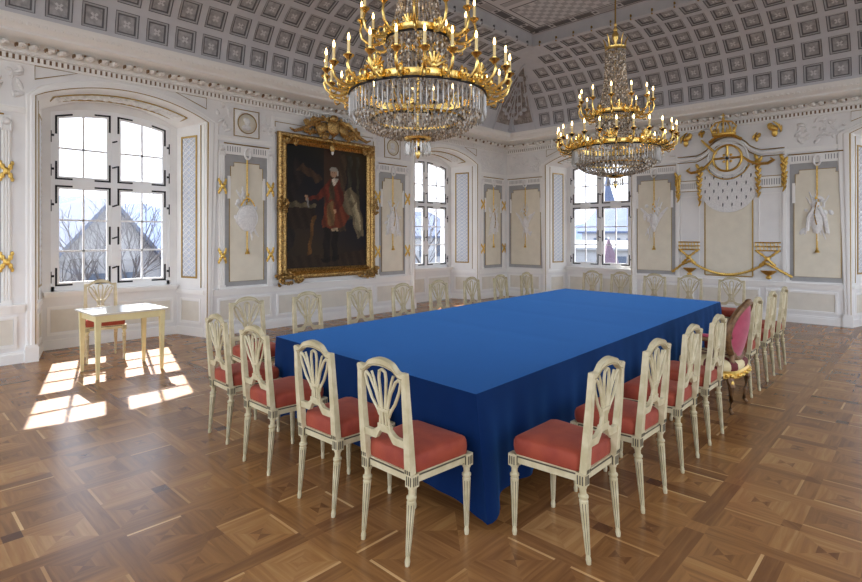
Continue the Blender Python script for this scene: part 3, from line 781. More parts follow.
gl = empty('gilded_garland', (XR, 3.10, 0)); tag(gl, 'gilded rope garland with two crossed ribbons above the dado, below the crown emblem', 'wall ornament')
g = MB(TE)
def rope(pts, r=.024):
    P = []
    for i in range(len(pts)-1):
        for k in range(6): t = k/6; P.append(tuple(pts[i][j]*(1-t)+pts[i+1][j]*t for j in range(3)))
    P.append(pts[-1]); g.tube(P, [r*(1.25 if i % 2 else .75) for i in range(len(P))], GOLD, 7, up=(0,1,0))
fest = [(3.82,.05,1.12)]+[(3.82-1.41*t,.05,1.13-.27*math.sin(PI*t)**.8) for t in [i/12 for i in range(1,12)]]+[(2.41,.05,1.12)]
rope(fest); rope([(3.82,.05,1.12),(4.0,.05,1.03),(4.20,.05,.86)]); rope([(2.41,.05,1.12),(2.2,.05,.99),(1.98,.05,.86)])
g.build('festoon', gl, smooth='auto')
for sc in (3.85, 2.39):
    g = MB(TE)
    for q in (-1, 1):
        rope([(sc-q*.19,.06,1.36),(sc,.07,1.2),(sc+q*.14,.05,1.06)], .022)
    g.ell((sc,.08,1.2), (.05,.03,.05), GOLD, 8, 5)
    for zz in (1.36, 1.44, 1.52): g.tube([(sc-.22,.04,zz),(sc+.22,.04,zz)], .013, GOLD, 5)
    for i in range(7): g.tube([(sc-.19+.063*i,.04,1.37),(sc-.17+.063*i,.04,1.51)], .007, GOLD, 5)
    g.build('crossed_ribbon', gl, smooth='auto')
    g = MB(TE); g.lathe([(.015,-.1),(.05,-.08),(.05,-.05),(.02,-.03),(.07,0),(.13,.05),(.14,.07),(.02,.06)], GOLD, (sc-.02,.07,.9), 12, sy=.42); g.build('gilded_bowl', gl, smooth='auto')

# ------------------------------------------------------------------ portrait
pt = empty('framed_portrait', (6.20, YL, 0)); tag(pt, 'tall gilt-framed oil portrait of a standing person in a red coat', 'painting')
TP = lambda p: (p[0]-6.20, -p[1], p[2])
S0, S1, PZ0, PZ1 = 5.07, 7.33, .86, 3.54
FWD = .19
b = MB(TP)
prf = [(0,.02),(0,.09),(.03,.12),(.07,.11),(.10,.07),(.14,.09),(.165,.07),(FWD,.05),(FWD,.018)]
for (x0, y0), (x1, y1), dirx, diry in (((S0,PZ0),(S1,PZ0),0,1),((S1,PZ0),(S1,PZ1),-1,0),((S1,PZ1),(S0,PZ1),0,-1),((S0,PZ1),(S0,PZ0),1,0)):
    rows = []
    for end, (x, y) in enumerate(((x0,y0),(x1,y1))):
        cx = 1 if x == S0 else -1; cy = 1 if y == PZ0 else -1
        rows.append([(x+cx*o, d, y+cy*o) for o, d in prf])
    b.grid(rows, OLDGOLD)
b.box((S0+.02,.0,PZ0+.02),(S1-.02,.018,PZ1-.02), WOODD)
# leaf carving on the frame faces
rr = random.Random(5)
for i in range(30):
    for zz in (PZ0+.055, PZ1-.055): b.ell((S0+.06+(S1-S0-.12)*i/29,.115,zz), (.035,.018,.022), OLDGOLD, 6, 4, Matrix.Rotation(.6*(-1)**i, 3, 'Y'))
for i in range(36):
    for ss in (S0+.055, S1-.055): b.ell((ss,.115,PZ0+.06+(PZ1-PZ0-.12)*i/35), (.022,.018,.035), OLDGOLD, 6, 4, Matrix.Rotation(.6*(-1)**i, 3, 'Y'))
b.build('picture_frame', pt, smooth='auto')
def scrolls(c, n, spread, seed, zs=1.):
    g = MB(TP); rr = random.Random(seed)
    for i in range(n):
        x = c[0]+rr.uniform(-1,1)*spread[0]; z = c[1]+rr.uniform(-1,1)*spread[1]*(1-.6*abs(x-c[0])/spread[0])
        r = rr.uniform(.025,.06); a0 = rr.uniform(0,6.28); q = rr.choice((-1,1))
        g.tube([(x+r*(1-.12*k)*math.cos(a0+q*k*.75),.12+rr.uniform(0,.05),z+r*(1-.12*k)*math.sin(a0+q*k*.75)) for k in range(7)], [.02,.022,.02,.018,.016,.014,.01], OLDGOLD, 6, up=(0,1,0))
        if i % 2: g.ell((x,.13,z), (r*.6,.04,r*.8), OLDGOLD, 7, 5, Matrix.Rotation(a0, 3, 'Y'))
    return g
g = scrolls((6.22,3.70), 96, (.62,.25), 1)
for q in (-1, 1):
    g.tube([(6.22+q*.15,.13,3.9),(6.22+q*.4,.14,3.84),(6.22+q*.62,.13,3.66),(6.22+q*.85,.13,3.58),(6.22+q*.95,.13,3.62)], [.03,.045,.04,.03,.015], OLDGOLD, 7, up=(0,1,0))
    g.ell((6.22+q*.25,.14,3.72), (.14,.05,.10), OLDGOLD, 9, 6, Matrix.Rotation(q*.5, 3, 'Y'))
g.ell((6.22,.16,3.76), (.15,.06,.17), OLDGOLD, 12, 8); g.ell((6.22,.18,3.92), (.10,.05,.07), OLDGOLD, 10, 6)
g.ell((6.22,.12,3.36), (.06,.03,.09), OLDGOLD, 8, 5); g.ell((6.22,.12,3.27), (.03,.02,.05), RELIEF, 8, 5)
g.build('frame_crest', pt, smooth='auto')
for x, z, sp in ((S0+.08,PZ0+.04,(.16,.2)),(S1-.08,PZ0+.04,(.16,.2)),(S0+.06,2.22,(.08,.2)),(S1-.06,2.22,(.08,.2)),(S0+.25,PZ0-.0,(.2,.07)),(S1-.25,PZ0+.0,(.2,.07))):
    scrolls((x,z), 11, sp, int(x*100+z*10)).build('frame_carving', pt, smooth='auto')
for x in (S0+.25, S1-.25):
    g = scrolls((x,PZ1-.17), 9, (.1,.05), int(x*77)); g.build('frame_carving', pt, smooth='auto')
# canvas: colours painted on a fine grid
def canvas():
    x0, x1, z0, z1 = S0+FWD-.01, S1-FWD+.01, PZ0+FWD-.01, PZ1-FWD+.01
    nx, nz = 110, 140; rr = random.Random(11)
    me = bpy.data.meshes.new('canvas'); vs = [TP((x0+(x1-x0)*i/nx,.024,z0+(z1-z0)*j/nz)) for j in range(nz+1) for i in range(nx+1)]
    fs = [(j*(nx+1)+i, j*(nx+1)+i+1, (j+1)*(nx+1)+i+1, (j+1)*(nx+1)+i) for j in range(nz) for i in range(nx)]
    me.from_pydata(vs, [], fs)
    at = me.color_attributes.new('paint', 'FLOAT_COLOR', 'POINT')
    def inside_poly(u, v, P):
        c = False; j = len(P)-1
        for i in range(len(P)):
            if (P[i][1] > v) != (P[j][1] > v) and u < (P[j][0]-P[i][0])*(v-P[i][1])/(P[j][1]-P[i][1])+P[i][0]: c = not c
            j = i
        return c
    # u 0..1 left to right, v 0..1 bottom to top
    shapes = [
        ([(0,.12),(.0,.62),(.06,.64),(.10,.9),(.22,.8),(.16,.66),(.1,.6),(.1,.2)], (38,32,30)),
        ([(.64,.3),(.64,.97),(.72,.97),(.72,.3)], (64,50,36)), ([(.74,.4),(.74,.97),(.80,.97),(.80,.4)], (52,50,40)), ([(.86,.4),(.86,.97),(.90,.97),(.90,.4)], (58,54,42)),
        ([(.12,.80),(.2,.86),(.36,.78),(.42,.72),(.34,.70),(.22,.76)], (66,48,34)),
        ([(0,.50),(.34,.50),(.36,.53),(.0,.545)], (92,82,62)), ([(0,.32),(.3,.32),(.33,.5),(0,.5)], (44,34,26)),
        ([(.22,.02),(.26,.02),(.34,.42),(.30,.42)], (96,66,34)),
        ([(0,0),(1,0),(1,.14),(.6,.1),(0,.1)], (50,38,28)),
        # ermine cloak at the right
        ([(.66,.54),(.72,.66),(.80,.70),(.88,.60),(.96,.38),(.96,.26),(.88,.24),(.80,.42),(.70,.46)], (104,92,70)), ([(.80,.5),(.86,.56),(.93,.34),(.90,.28)], (150,138,108)), ([(.74,.56),(.80,.64),(.84,.56)], (140,128,100)),
        # legs and boots
        ([(.44,.05),(.50,.05),(.53,.36),(.44,.36)], (30,24,22)), ([(.55,.08),(.60,.08),(.62,.36),(.54,.36)], (26,22,20)), ([(.54,.3),(.62,.3),(.62,.35),(.54,.35)], (170,150,120)),
        ([(.42,.05),(.52,.05),(.52,.08),(.40,.07)], (22,18,16)), ([(.54,.06),(.63,.06),(.62,.09),(.54,.09)], (22,18,16)),
        # coat skirt
        ([(.44,.34),(.42,.40),(.46,.56),(.66,.56),(.76,.42),(.70,.35),(.58,.33)], (104,50,30)), ([(.50,.36),(.47,.42),(.50,.56),(.56,.56),(.57,.36)], (112,84,52)),
        # torso
        ([(.44,.66),(.50,.73),(.56,.745),(.62,.73),(.68,.66),(.67,.55),(.46,.55)], (98,42,28)), ([(.52,.735),(.50,.56),(.57,.56),(.59,.735)], (74,58,40)),
        # arms
        ([(.44,.64),(.49,.72),(.44,.68),(.34,.59),(.22,.575),(.24,.555),(.38,.56),(.47,.60)], (94,40,27)), ([(.62,.71),(.69,.66),(.69,.55),(.60,.46),(.57,.48),(.63,.58)], (88,36,25)),
        ([(.20,.58),(.24,.59),(.26,.56),(.22,.545)], (178,138,104)), ([(.56,.44),(.60,.46),(.60,.50),(.56,.49)], (174,134,100)),
        ([(.22,.57),(.26,.50),(.28,.51),(.25,.57)], (130,128,124)),
        ([(.53,.73),(.55,.70),(.59,.70),(.61,.735),(.57,.76)], (186,176,160)),
    ]
    cols = []
    for j in range(nz+1):
        for i in range(nx+1):
            u, v = i/nx, j/nz; w = .008*math.sin(40*v)+.006*math.sin(57*u+9*v)
            c = [40+14*math.sin(3*u+5*v), 34+9*math.sin(3*u+5*v), 27+6*math.sin(4*v)]
            if .44 < u < .66 and v > .3: c = [62, 44, 32]
            for P, col in shapes:
                if inside_poly(u+w, v+w, P): k = rr.uniform(.88,1.1)*(1+.14*math.sin(60*u+25*v)); c = [x*k for x in col]
            du, dv = (u-.562)/.042, (v-.795)/.036
            if du*du+dv*dv < 1: c = [168, 134, 108]
            du2, dv2 = (u-.566)/.05, (v-.822)/.026
            if du2*du2+dv2*dv2 < 1 and v > .808: c = [150, 144, 132]
            if abs(u-.612) < .008 and .775 < v < .82: c = [176, 168, 156]
            for ex in (.547, .575):
                if abs(u-ex) < .006 and abs(v-.798) < .004: c = [60, 44, 36]
            if abs(u-.559) < .009 and abs(v-.775) < .003: c = [140, 70, 60]
            cols += lin(*[max(0, min(255, x)) for x in c])
    at.data.foreach_set('color', cols)
    m = mat('oil_paint', (60,50,40), .6, spec=.25, bump=.1, bscale=80); nt = m.node_tree
    a = nt.nodes.new('ShaderNodeAttribute'); a.attribute_name = 'paint'; nt.links.new(a.outputs['Color'], nt.nodes['Principled BSDF'].inputs['Base Color'])
    me.materials.append(m)
    o = bpy.data.objects.new('canvas', me); C.objects.link(o); o.parent = pt
canvas()

# ------------------------------------------------------------------ floor
def floor():
    P = .77; ox, oy = 3.24, .98; vs = []; fs = []; tone = []; uvs = []
    def poly(pts, ang, t):
        b = len(vs); vs.extend((x, y, 0.) for x, y in pts); fs.append(list(range(b, b+len(pts)))); tone.append(t)
        ca, sa = math.cos(ang), math.sin(ang); u0, v0 = rnd.uniform(0,50), rnd.uniform(0,50)
        uvs.append([(x*ca+y*sa+u0, -x*sa+y*ca+v0) for x, y in pts])
    def rect(x0, y0, x1, y1, ang, t): poly([(x0,y0),(x1,y0),(x1,y1),(x0,y1)], ang, t)
    R = rnd.uniform
    i0, i1 = math.floor((XMIN-ox)/P), math.ceil((XR+1.1-ox)/P); j0, j1 = math.floor((YMIN-oy)/P), math.ceil((YL+1.1-oy)/P)
    W, c = .052, .045; lt = .016
    for i in range(i0, i1):
        for j in range(j0, j1):
            X, Y = ox+i*P, oy+j*P; h = P/2
            # border bands with node squares
            tb = R(.16,.26)
            rect(X-W, Y-W, X+W, Y+W, 0, tb)
            rect(X+W, Y-W, X+P-W, Y+W, 0, R(.1,.30)); rect(X-W, Y+W, X+W, Y+P-W, PI/2, R(.1,.30))
            # inner cross
            mx, my = X+h, Y+h
            rect(mx-c, my-c, mx+c, my+c, PI/4, R(-.25,.2))
            for (a0, b0, a1, b1, an) in ((X+W,my-c,mx-c,my+c,0),(mx+c,my-c,X+P-W,my+c,0),(mx-c,Y+W,mx+c,my-c,PI/2),(mx-c,my+c,mx+c,Y+P-W,PI/2)):
                rect(a0, b0, a1, b1, an, R(.08,.34))
            for sx, sy in ((X+W,Y+W),(mx+c,Y+W),(X+W,my+c),(mx+c,my+c)):
                S = h-W-c; ex, ey = sx+S, sy+S; base = R(.14,.34)
                # light fillets on one or two sides
                l = lt if R(0,1) < .7 else 0
                side = rnd.choice((0,1,2,3)); fx0, fy0, fx1, fy1 = sx, sy, ex, ey
                if l:
                    lt_ = R(.38,.66)
                    if side == 0: rect(sx, sy, ex, sy+l, 0, lt_); fy0 += l
                    if side == 1: rect(sx, ey-l, ex, ey, 0, lt_); fy1 -= l
                    if side == 2: rect(sx, sy, sx+l, ey, PI/2, lt_); fx0 += l
                    if side == 3: rect(ex-l, sy, ex, ey, PI/2, lt_); fx1 -= l
                k = .34
                ix0, iy0, ix1, iy1 = fx0+(fx1-fx0)*k, fy0+(fy1-fy0)*k, fx1-(fx1-fx0)*k, fy1-(fy1-fy0)*k
                d1, d2 = R(-.05,.05), R(-.05,.05)
                poly([(fx0,fy0),(fx1,fy0),(ix1,iy0),(ix0,iy0)], 0, base+d1); poly([(fx1,fy1),(fx0,fy1),(ix0,iy1),(ix1,iy1)], 0, base+d1+R(-.04,.04))
                poly([(fx1,fy0),(fx1,fy1),(ix1,iy1),(ix1,iy0)], PI/2, base+d2); poly([(fx0,fy1),(fx0,fy0),(ix0,iy0),(ix0,iy1)], PI/2, base+d2+R(-.04,.04))
                cx, cy = (ix0+ix1)/2, (iy0+iy1)/2; dk = R(.02,.2); bow = rnd.choice((0,1))
                tt = [base+R(-.05,.05)]*4
                if R(0,1) < .6: tt[bow] -= dk; tt[bow+2] -= dk
                poly([(ix0,iy0),(ix1,iy0),(cx,cy)], 0, tt[0]); poly([(ix1,iy0),(ix1,iy1),(cx,cy)], PI/2, tt[1])
                poly([(ix1,iy1),(ix0,iy1),(cx,cy)], 0, tt[2]); poly([(ix0,iy1),(ix0,iy0),(cx,cy)], PI/2, tt[3])
    me = bpy.data.meshes.new('floor'); me.from_pydata(vs, [], fs); me.materials.append(PARQ)
    a = me.attributes.new('tone', 'FLOAT', 'FACE'); a.data.foreach_set('value', tone)
    ul = me.uv_layers.new(name='grain'); ul.data.foreach_set('uv', [q for f in uvs for p in f for q in p])
    o = bpy.data.objects.new('floor', me); C.objects.link(o); tag(o, kind='structure')
floor()

# ------------------------------------------------------------------ chairs
def leg_mesh(x, y, rear):
    b = MB(); dy = -.035 if rear else .0
    M = Matrix.Rotation(0, 4, 'X')
    top = .385
    prof = [(.011,0),(.014,.02),(.013,.03),(.0105,.04),(.0125,.05),(.0225,.30),(.0235,.312),(.018,.318),(.0255,.328),(.0255,.338),(.017,.345),(.017,.368),(.022,.376),(.022,top)]
    sh = Matrix(((1,0,0,0),(0,1,-(dy/top),0),(0,0,1,0),(0,0,0,1)))      # splay: shear in y
    b.lathe(prof, IVORY, (x, y+dy, 0), 32, M=sh, groove=(4,5,4,.84), gm=IVORYD)
    b.box((x-.025,y-.025,top),(x+.025,y+.025,.452), IVORY)
    for q in (-1, 0, 1):
        b.box((x+q*.014-.003,y-.0272,.395),(x+q*.014+.003,y+.0272,.440), IVORYD); b.box((x-.0272,y+q*.014-.003,.395),(x+.0272,y+q*.014+.003,.440), IVORYD)
    return b
def make_chair():
    r = empty('dining_chair')
    FW, RW, FY, RY = .205, .172, .205, -.185
    for x, y, q in ((-FW,FY,0),(FW,FY,0),(-RW,RY,1),(RW,RY,1)): leg_mesh(x, y, q).build('leg', r, smooth='auto')
    b = MB()
    P = [(-FW-.018,FY+.018),(FW+.018,FY+.018),(RW+.018,RY-.012),(-RW-.018,RY-.012)]
    def trap(g, z): return [(x*g, y*g, z) for x, y in P]
    b.hexa(trap(.985,.405), trap(.985,.452), IVORY); b.hexa(trap(1.0,.438), trap(1.0,.446), IVORYD)
    b.build('seat_frame', r)
    # cushion
    b = MB(); rows = []
    N = 14
    def edge(g, z, rc=.03):
        pts = []
        Q = [(x*g, y*g) for x, y in ((-FW-.014,FY+.014),(FW+.014,FY+.014),(RW+.014,RY+.0),(-RW-.014,RY+.0))]
        for i in range(4):
            a, c = Vector(Q[i]), Vector(Q[(i+1) % 4]); L = (c-a).length
            for k in range(6):
                t = (rc+(L-2*rc)*k/5)/L; pts.append((*(a+(c-a)*t), z))
        return pts
    E0 = edge(1., 0)
    for g, z in ((.985,.452),(1.0,.462),(1.012,.49),(1.005,.515),(.975,.533),(.92,.542),(.8,.548),(.6,.553),(.35,.557),(.12,.558),(.01,.558)): rows.append([(x*g, y*g+.01*(1-g), z) for x, y, _ in E0])
    b.grid(rows, RED, True); b.build('seat', r, smooth=True)
    # back in the leaning plane: h -> y
    def BY(h): return RY-.012-(h-.45)*.085+.03*max(0,(h-.8))
    def tb(p): return (p[0], BY(p[2])+p[1], p[2])
    b = MB(tb)
    for q in (-1, 1):
        n = 8; rows = []
        for i in range(n+1):
            h = .45+(.965-.45)*i/n; wx = .022-.006*i/n; xc = q*(RW-.002+.004*math.sin(PI*i/n)); dp = .020-.007*i/n
            rows.append([(xc-wx,-dp,h),(xc+wx,-dp,h),(xc+wx,dp,h),(xc-wx,dp,h)])
        b.grid(rows, IVORY, True); b.add(rows[-1], [(0,1,2,3)], IVORY)
        for k in (-1, 0, 1): b.box((q*RW+k*.015-.003,-.0225,.455),(q*RW+k*.015+.003,.0,.475), IVORYD)
    # crest rail
    xs = [i/40*2-1 for i in range(41)]
    def top(u):
        a = abs(u)
        if a > .74: return .964
        if a > .42: t = (.74-a)/.32; return .964+.040*(t*t*(3-2*t))
        return 1.004+.015*(1-(a/.42)**2)
    def bot(u):
        a = abs(u)
        if a > .84: return .926
        if a > .40: t = (.84-a)/.44; return .926+.040*t*t*(3-2*t)
        return .966+.010*(1-(a/.40)**2)
    rows = []
    W = RW+.014
    for u in xs: rows.append([(u*W,-.015,bot(u)),(u*W,-.018,top(u)-.004),(u*W,.012,top(u)),(u*W,.015,bot(u))])
    b.grid(rows, IVORY, True); b.add(rows[0], [(0,1,2,3)], IVORY); b.add(rows[-1], [(3,2,1,0)], IVORY)
    for d_ in (-.0155, .0125): b.tube([(u*W*.97, d_, bot(u)+.008) for u in xs[2:-2]], .0035, IVORYL, 4, up=(0,1,0)); b.tube([(u*W*.98, d_, top(u)-.007) for u in xs[1:-1]], .003, IVORYL, 4, up=(0,1,0))
    # bottom rail with central dip
    rows = []
    for u in xs:
        a = abs(u); t = .618+.05*(math.cos(min(a*1.7,1)*PI)*.5+.5); bt = .578+(.055 if a < .16 else .055*max(0,1-(a-.16)/.22))*1.0-.03*max(0, min(1,(a-.6)/.3))*0
        rows.append([(u*RW,-.012,bt),(u*RW,-.012,t),(u*RW,.012,t),(u*RW,.012,bt)])
    b.grid(rows, IVORY, True)
    b.build('back_frame', r, smooth='auto')
    b = MB(tb)
    def bar(pts, w=.0085): 
        P = []
        for i in range(len(pts)-1):
            for k in range(4):
                t = k/4; P.append((pts[i][0]*(1-t)+pts[i+1][0]*t, 0, pts[i][1]*(1-t)+pts[i+1][1]*t))
        P.append((pts[-1][0],0,pts[-1][1])); b.tube(P, w, IVORY, 6, flat=(1,1), up=(0,1,0))
    bar([(-.014,.66),(-.012,.74),(-.022,.84),(-.028,.91),(-.022,.945),(0,.957),(.022,.945),(.028,.91),(.022,.84),(.012,.74),(.014,.66)])
    for q in (-1, 1):
        bar([(q*.040,.64),(q*.030,.70),(q*.030,.76),(q*.06,.84),(q*.10,.905),(q*.128,.925),(q*.138,.905),(q*.125,.86),(q*.09,.79),(q*.05,.74),(q*.036,.71)])
        bar([(q*.022,.74),(q*.042,.82),(q*.068,.90),(q*.085,.935)], .007)
    b.box((-.045,-.012,.735),(.045,.012,.752), IVORY)
    b.box((-.05,-.009,.625),(.05,.009,.665), IVORY)
    b.build('splat', r, smooth='auto')
    return r
chair0 = make_chair(); used = [False]
def place_chair(x, y, face, label, group=None, scale=1., jit=None):
    """x, y: centre of the seat on the floor; face: heading of the front in degrees (world)"""
    c = chair0 if not used[0] else copy_tree(chair0); used[0] = True
    c.location = (x, y, 0); c.rotation_euler = (0, 0, math.radians(face-90)); c.scale = (scale,)*3
    c['label'] = label; c['category'] = 'chair'
    if group: c['group'] = group
    elif 'group' in c: del c['group']
    return c
G = 'ivory fan-back chairs round the long blue table'
sfx = 'ivory chair with coral seat, '
# near short side (facing +x)
for (x, y, f), t in zip(((2.075,2.09,0),(2.095,2.745,1.5),(2.12,3.51,0),(2.185,4.24,-2)),
    ('nearest at the near table end, right of three others', 'second nearest along the near table end', 'third along the near table end', 'farthest left at the near table end, by the sunlit floor')):
    place_chair(x, y, f, sfx+t, G)
# right long side (facing +y)
for (x, y, f), t in zip(((2.665,1.485,90),(3.35,1.48,89),(4.07,1.50,91),(4.735,1.51,90),(6.37,1.58,90),(7.18,1.60,90),(7.90,1.61,91)),
    ('nearest on the right long side, by the cloth corner', 'second from the near end on the right long side', 'third from the near end on the right long side', 'just in front of the pink armchair on the right side', 'just behind the pink armchair on the right side', 'last but one at the far end of the right side', 'farthest on the right long side, by the wall')):
    place_chair(x, y, f, sfx+t, G)
# left long side (facing -y)
xs = (2.72,3.46,4.22,4.96,5.68,6.44,7.20,7.97); yb = 5.20
ts = ('first from the left of the row before the painting', 'below the left edge of the painting', 'below the right part of the painting', 'just right of the painting', 'in front of the middle window, nearer side', 'in front of the right cheek of the middle window', 'before the narrow panel left of the room corner', 'last of the row, before the panel right of the corner')
for x, t in zip(xs, ts): place_chair(x, yb-.21, -90+rnd.uniform(-2,2), sfx+t, G)
# far short side (facing -x)
ts = ('far end, left, under the right window', 'far end, under the right edge of the right window', 'far end, middle, under the wall tassel', 'far end, under the gilded bowl of the garland', 'far end, rightmost, its seat showing beside the table')
for y, t in zip((4.60,4.05,3.47,2.90,2.30), ts): place_chair(8.98, y, 180+rnd.uniform(-2,2), sfx+t, G)
# by the window
place_chair(2.19, 8.16, -97, 'ivory fan-back chair with coral seat behind the small side table, back to the left window', None, 1.03)

# ---- pink armchair
ar = empty('armchair', (5.70, 1.56, 0), math.radians(0)); tag(ar, 'gilt brown armchair with oval pink upholstered back among the ivory chairs', 'armchair')
b = MB()
def OB(a, rx, rz, cz, off=0.):   # oval in the leaning, barrel curved back
    x, z = rx*math.cos(a), cz+rz*math.sin(a); return (x, -.20-(z-.5)*.16+.9*x*x+off, z)
b.tube([OB(2*PI*i/32, .265, .265, .755) for i in range(32)], .028, BRWD, 8, closed=True, flat=(1,1.2), up=(0,1,0))
b.tube([OB(2*PI*i/32, .225, .225, .755, .034) for i in range(32)], .009, GOLD, 6, closed=True, up=(0,1,0))
for q in (-1, 1): b.tube([(q*.20,-.20,.42),(q*.19,-.19,.5),(q*.16,-.20,.56)], .026, BRWD, 8)
b.ell((0,-.285,1.03), (.08,.03,.03), BRWD, 10, 6)
b.build('back_frame', ar, smooth='auto')
b = MB()
for off in (-.024, .03):
    rows = []
    for k in range(6):
        g = 1-k/5*.98; rows.append([OB(2*PI*i/28, .25*g, .25*g, .755, off*(1-g*g*.7)*1.6) for i in range(28)])
    b.grid(rows, PINK, True)
b.build('back_pad', ar, smooth=True)
b = MB(); rows = []
def rr_(g, z, R0=.31): return [(R0*g*math.copysign(abs(math.cos(a))**.6, math.cos(a)), .02+.27*g*math.copysign(abs(math.sin(a))**.6, math.sin(a)), z) for a in [2*PI*i/32 for i in range(32)]]
for g, z in ((.98,.40),(1.02,.43),(1.0,.465),(.9,.485),(.5,.50),(.02,.505)): rows.append(rr_(g, z))
b.grid(rows, STRIPE, True)
for i in range(len(b.m)):
    if (i % 32) % 4 < 2: b.m[i] = b.mi(STRIPER)
b.build('seat', ar, smooth=True)
b = MB(); b.grid([rr_(1.0,.33), rr_(1.05,.345), rr_(1.05,.39), rr_(1.0,.405), rr_(.9,.405), rr_(.9,.33), rr_(1.0,.33)], GOLD, True)
for i in range(26):
    a = 2*PI*i/26; p = rr_(1.06,.365)[int(i*32/26)]; b.ell(p, (.024,.024,.018), GOLD, 6, 4)
b.build('seat_frame', ar, smooth='auto')
for q in (-1, 1):
    b = MB(); b.tube([(q*.235,-.20,.72),(q*.30,-.10,.70),(q*.325,.05,.69),(q*.32,.13,.66),(q*.30,.12,.63)], [.022,.024,.026,.028,.018], BRWD, 8); b.tube([(q*.32,.10,.66),(q*.29,.08,.55),(q*.30,.16,.44),(q*.29,.17,.38)], [.02,.02,.022,.024], BRWD, 8)
    a_ = b.build('armrest', ar, smooth='auto')
    b = MB(); b.ell((q*.315,-.0,.72), (.03,.10,.018), PINK, 8, 6); b.build('arm_pad', a_, smooth=True)
    for y, s in ((.22,1),(-.18,-1)):
        b = MB(); b.tube([(q*.25,y,.36),(q*.275,y+s*.03,.27),(q*.255,y+s*.02,.14),(q*.245,y+s*.01,.05),(q*.26,y+s*.03,.018)], [.036,.032,.02,.016,.018], GOLD if s > 0 else BRWD, 8)
        b.ell((q*.275,y+s*.035,.30), (.02,.02,.03), GOLD, 6, 5); b.build('leg', ar, smooth='auto')

# ------------------------------------------------------------------ blue cloth and table
P4 = [Vector((2.459,4.193)),Vector((2.324,1.854)),Vector((7.851,2.088)),Vector((8.037,4.504))]
TZ = .77
def cloth():
    b = MB(); NX, NY = 90, 30; creases = (.30, .50, .70)
    rows = []
    for j in range(NY+1):
        v = j/NY; a = P4[1].lerp(P4[0], v); c = P4[2].lerp(P4[3], v); row = []
        for i in range(NX+1):
            u = i/NX; p = a.lerp(c, u); z = TZ
            if 0 < i < NX and 0 < j < NY: z += .0016*math.sin(9*u+3*v)+.001*math.sin(23*u-7*v)+sum(-.0022*math.exp(-((u-k)/.02)**2) for k in creases)*min(1, 8*v*(1-v))
            row.append((p.x, p.y, z))
        rows.append(row)
    b.grid(rows, BLUE)
    # skirt
    order = [1, 2, 3, 0]; pts = []
    cen = sum(P4, Vector((0,0)))/4
    for e in range(4):
        A, B_ = P4[order[e]], P4[order[(e+1) % 4]]; L = (B_-A).length; n = int(L/.025); nrm = Vector(((B_-A).y, -(B_-A).x)).normalized()
        if nrm.dot((A+B_)/2-cen) < 0: nrm = -nrm
        for k in range(n): pts.append((A.lerp(B_, k/n), nrm, k/n*L, L, e))
    rows = []
    K = 14
    for k in range(K+1):
        v = k/K; row = []
        for idx, (p, nrm, s, L, e) in enumerate(pts):
            dn = min(s, L-s); near = math.exp(-(dn/.55)**2); ncor = math.exp(-(dn/.14)**2)
            hem = .175-.115*ncor-.03*near
            if dn < .12:       # round the corner normal
                prev = pts[idx-1] if s < L/2 else pts[(idx+1) % len(pts)]
                other = {0:3,1:0,2:1,3:2}[e] if s < L/2 else (e+1) % 4
                on = next(q[1] for q in pts if q[4] == other); t = .5*(1-dn/.12); nrm2 = (nrm*(1-t)+on*t).normalized()
            else: nrm2 = nrm
            z = TZ-.004-(TZ-.004-hem)*v if k else TZ
            amp = (.010+.020*near)*v
            if e == 3: amp *= .45
            wv = math.sin(s*13+e*2+1.5*v)+.5*math.sin(s*29+1.3*e)
            off = .008*min(1, v*6)+.012*v+amp*wv
            if k == 0: off = 0
            sh = 0.
            if e == 0: sh = .10*v*math.exp(-(s/.4)**2)      # folds sweep away from the near corner
            d = (P4[2]-P4[1]).normalized()
            q = p+nrm2*off+d*sh
            if e == 3 and L-s < .35: q = q+d*(.10*v*math.exp(-((L-s)/.13)**2))
            row.append((q.x, q.y, z))
        rows.append(row)
    b.grid(rows, BLUE, True)
    o = b.build('tablecloth', smooth='auto')
    bm = bmesh.new(); bm.from_mesh(o.data); bmesh.ops.recalc_face_normals(bm, faces=bm.faces); bm.to_mesh(o.data); bm.free()
    tag(o, 'royal blue cloth draped over the long conference table almost to the floor', 'tablecloth')
cloth()
tb_ = empty('conference_table', (5.17,3.16,0)); tag(tb_, 'long wooden conference table standing beneath the royal blue cloth', 'table')
b = MB(); b.prism([(p.x-5.17+(.012 if p.x < 5 else -.012), p.y-3.16+(.012 if p.y < 3 else -.012), .725) for p in P4], (0,0,.035), WOODD); b.build('tabletop', tb_)
for x in (-2.3,-.8,.8,2.4):
    for y in (-.85,.85): b = MB(); b.box((x-.03,y-.03,0),(x+.03,y+.03,.725), WOODD); b.build('leg', tb_)

# ------------------------------------------------------------------ small side table
st = empty('side_table', (2.16,7.28,0), math.radians(1.5)); tag(st, 'small ivory yellow side table with tapered legs in the sunlight by the left window', 'table')
b = MB(); b.box((-.405,-.34,.735),(.405,.34,.757), TABLET); b.box((-.415,-.35,.745),(.415,.35,.759), TABLET); b.build('tabletop', st, bevel=.003)
b = MB()
for y in (-.30,.30): b.box((-.36,y-.01,.655),(.36,y+.01,.735), TABLEY)
for x in (-.355,.355): b.box((x-.01,-.30,.655),(x+.01,.30,.735), TABLEY)
b.build('apron', st)
for x in (-.352,.352):
    for y in (-.292,.292):
        b = MB(); f = lambda w, z: [(x-w,y-w,z),(x+w,y-w,z),(x+w,y+w,z),(x-w,y+w,z)]
        b.hexa(f(.015,0), f(.028,.64), TABLEY); b.hexa(f(.029,.64), f(.029,.735), TABLEY); b.build('leg', st)

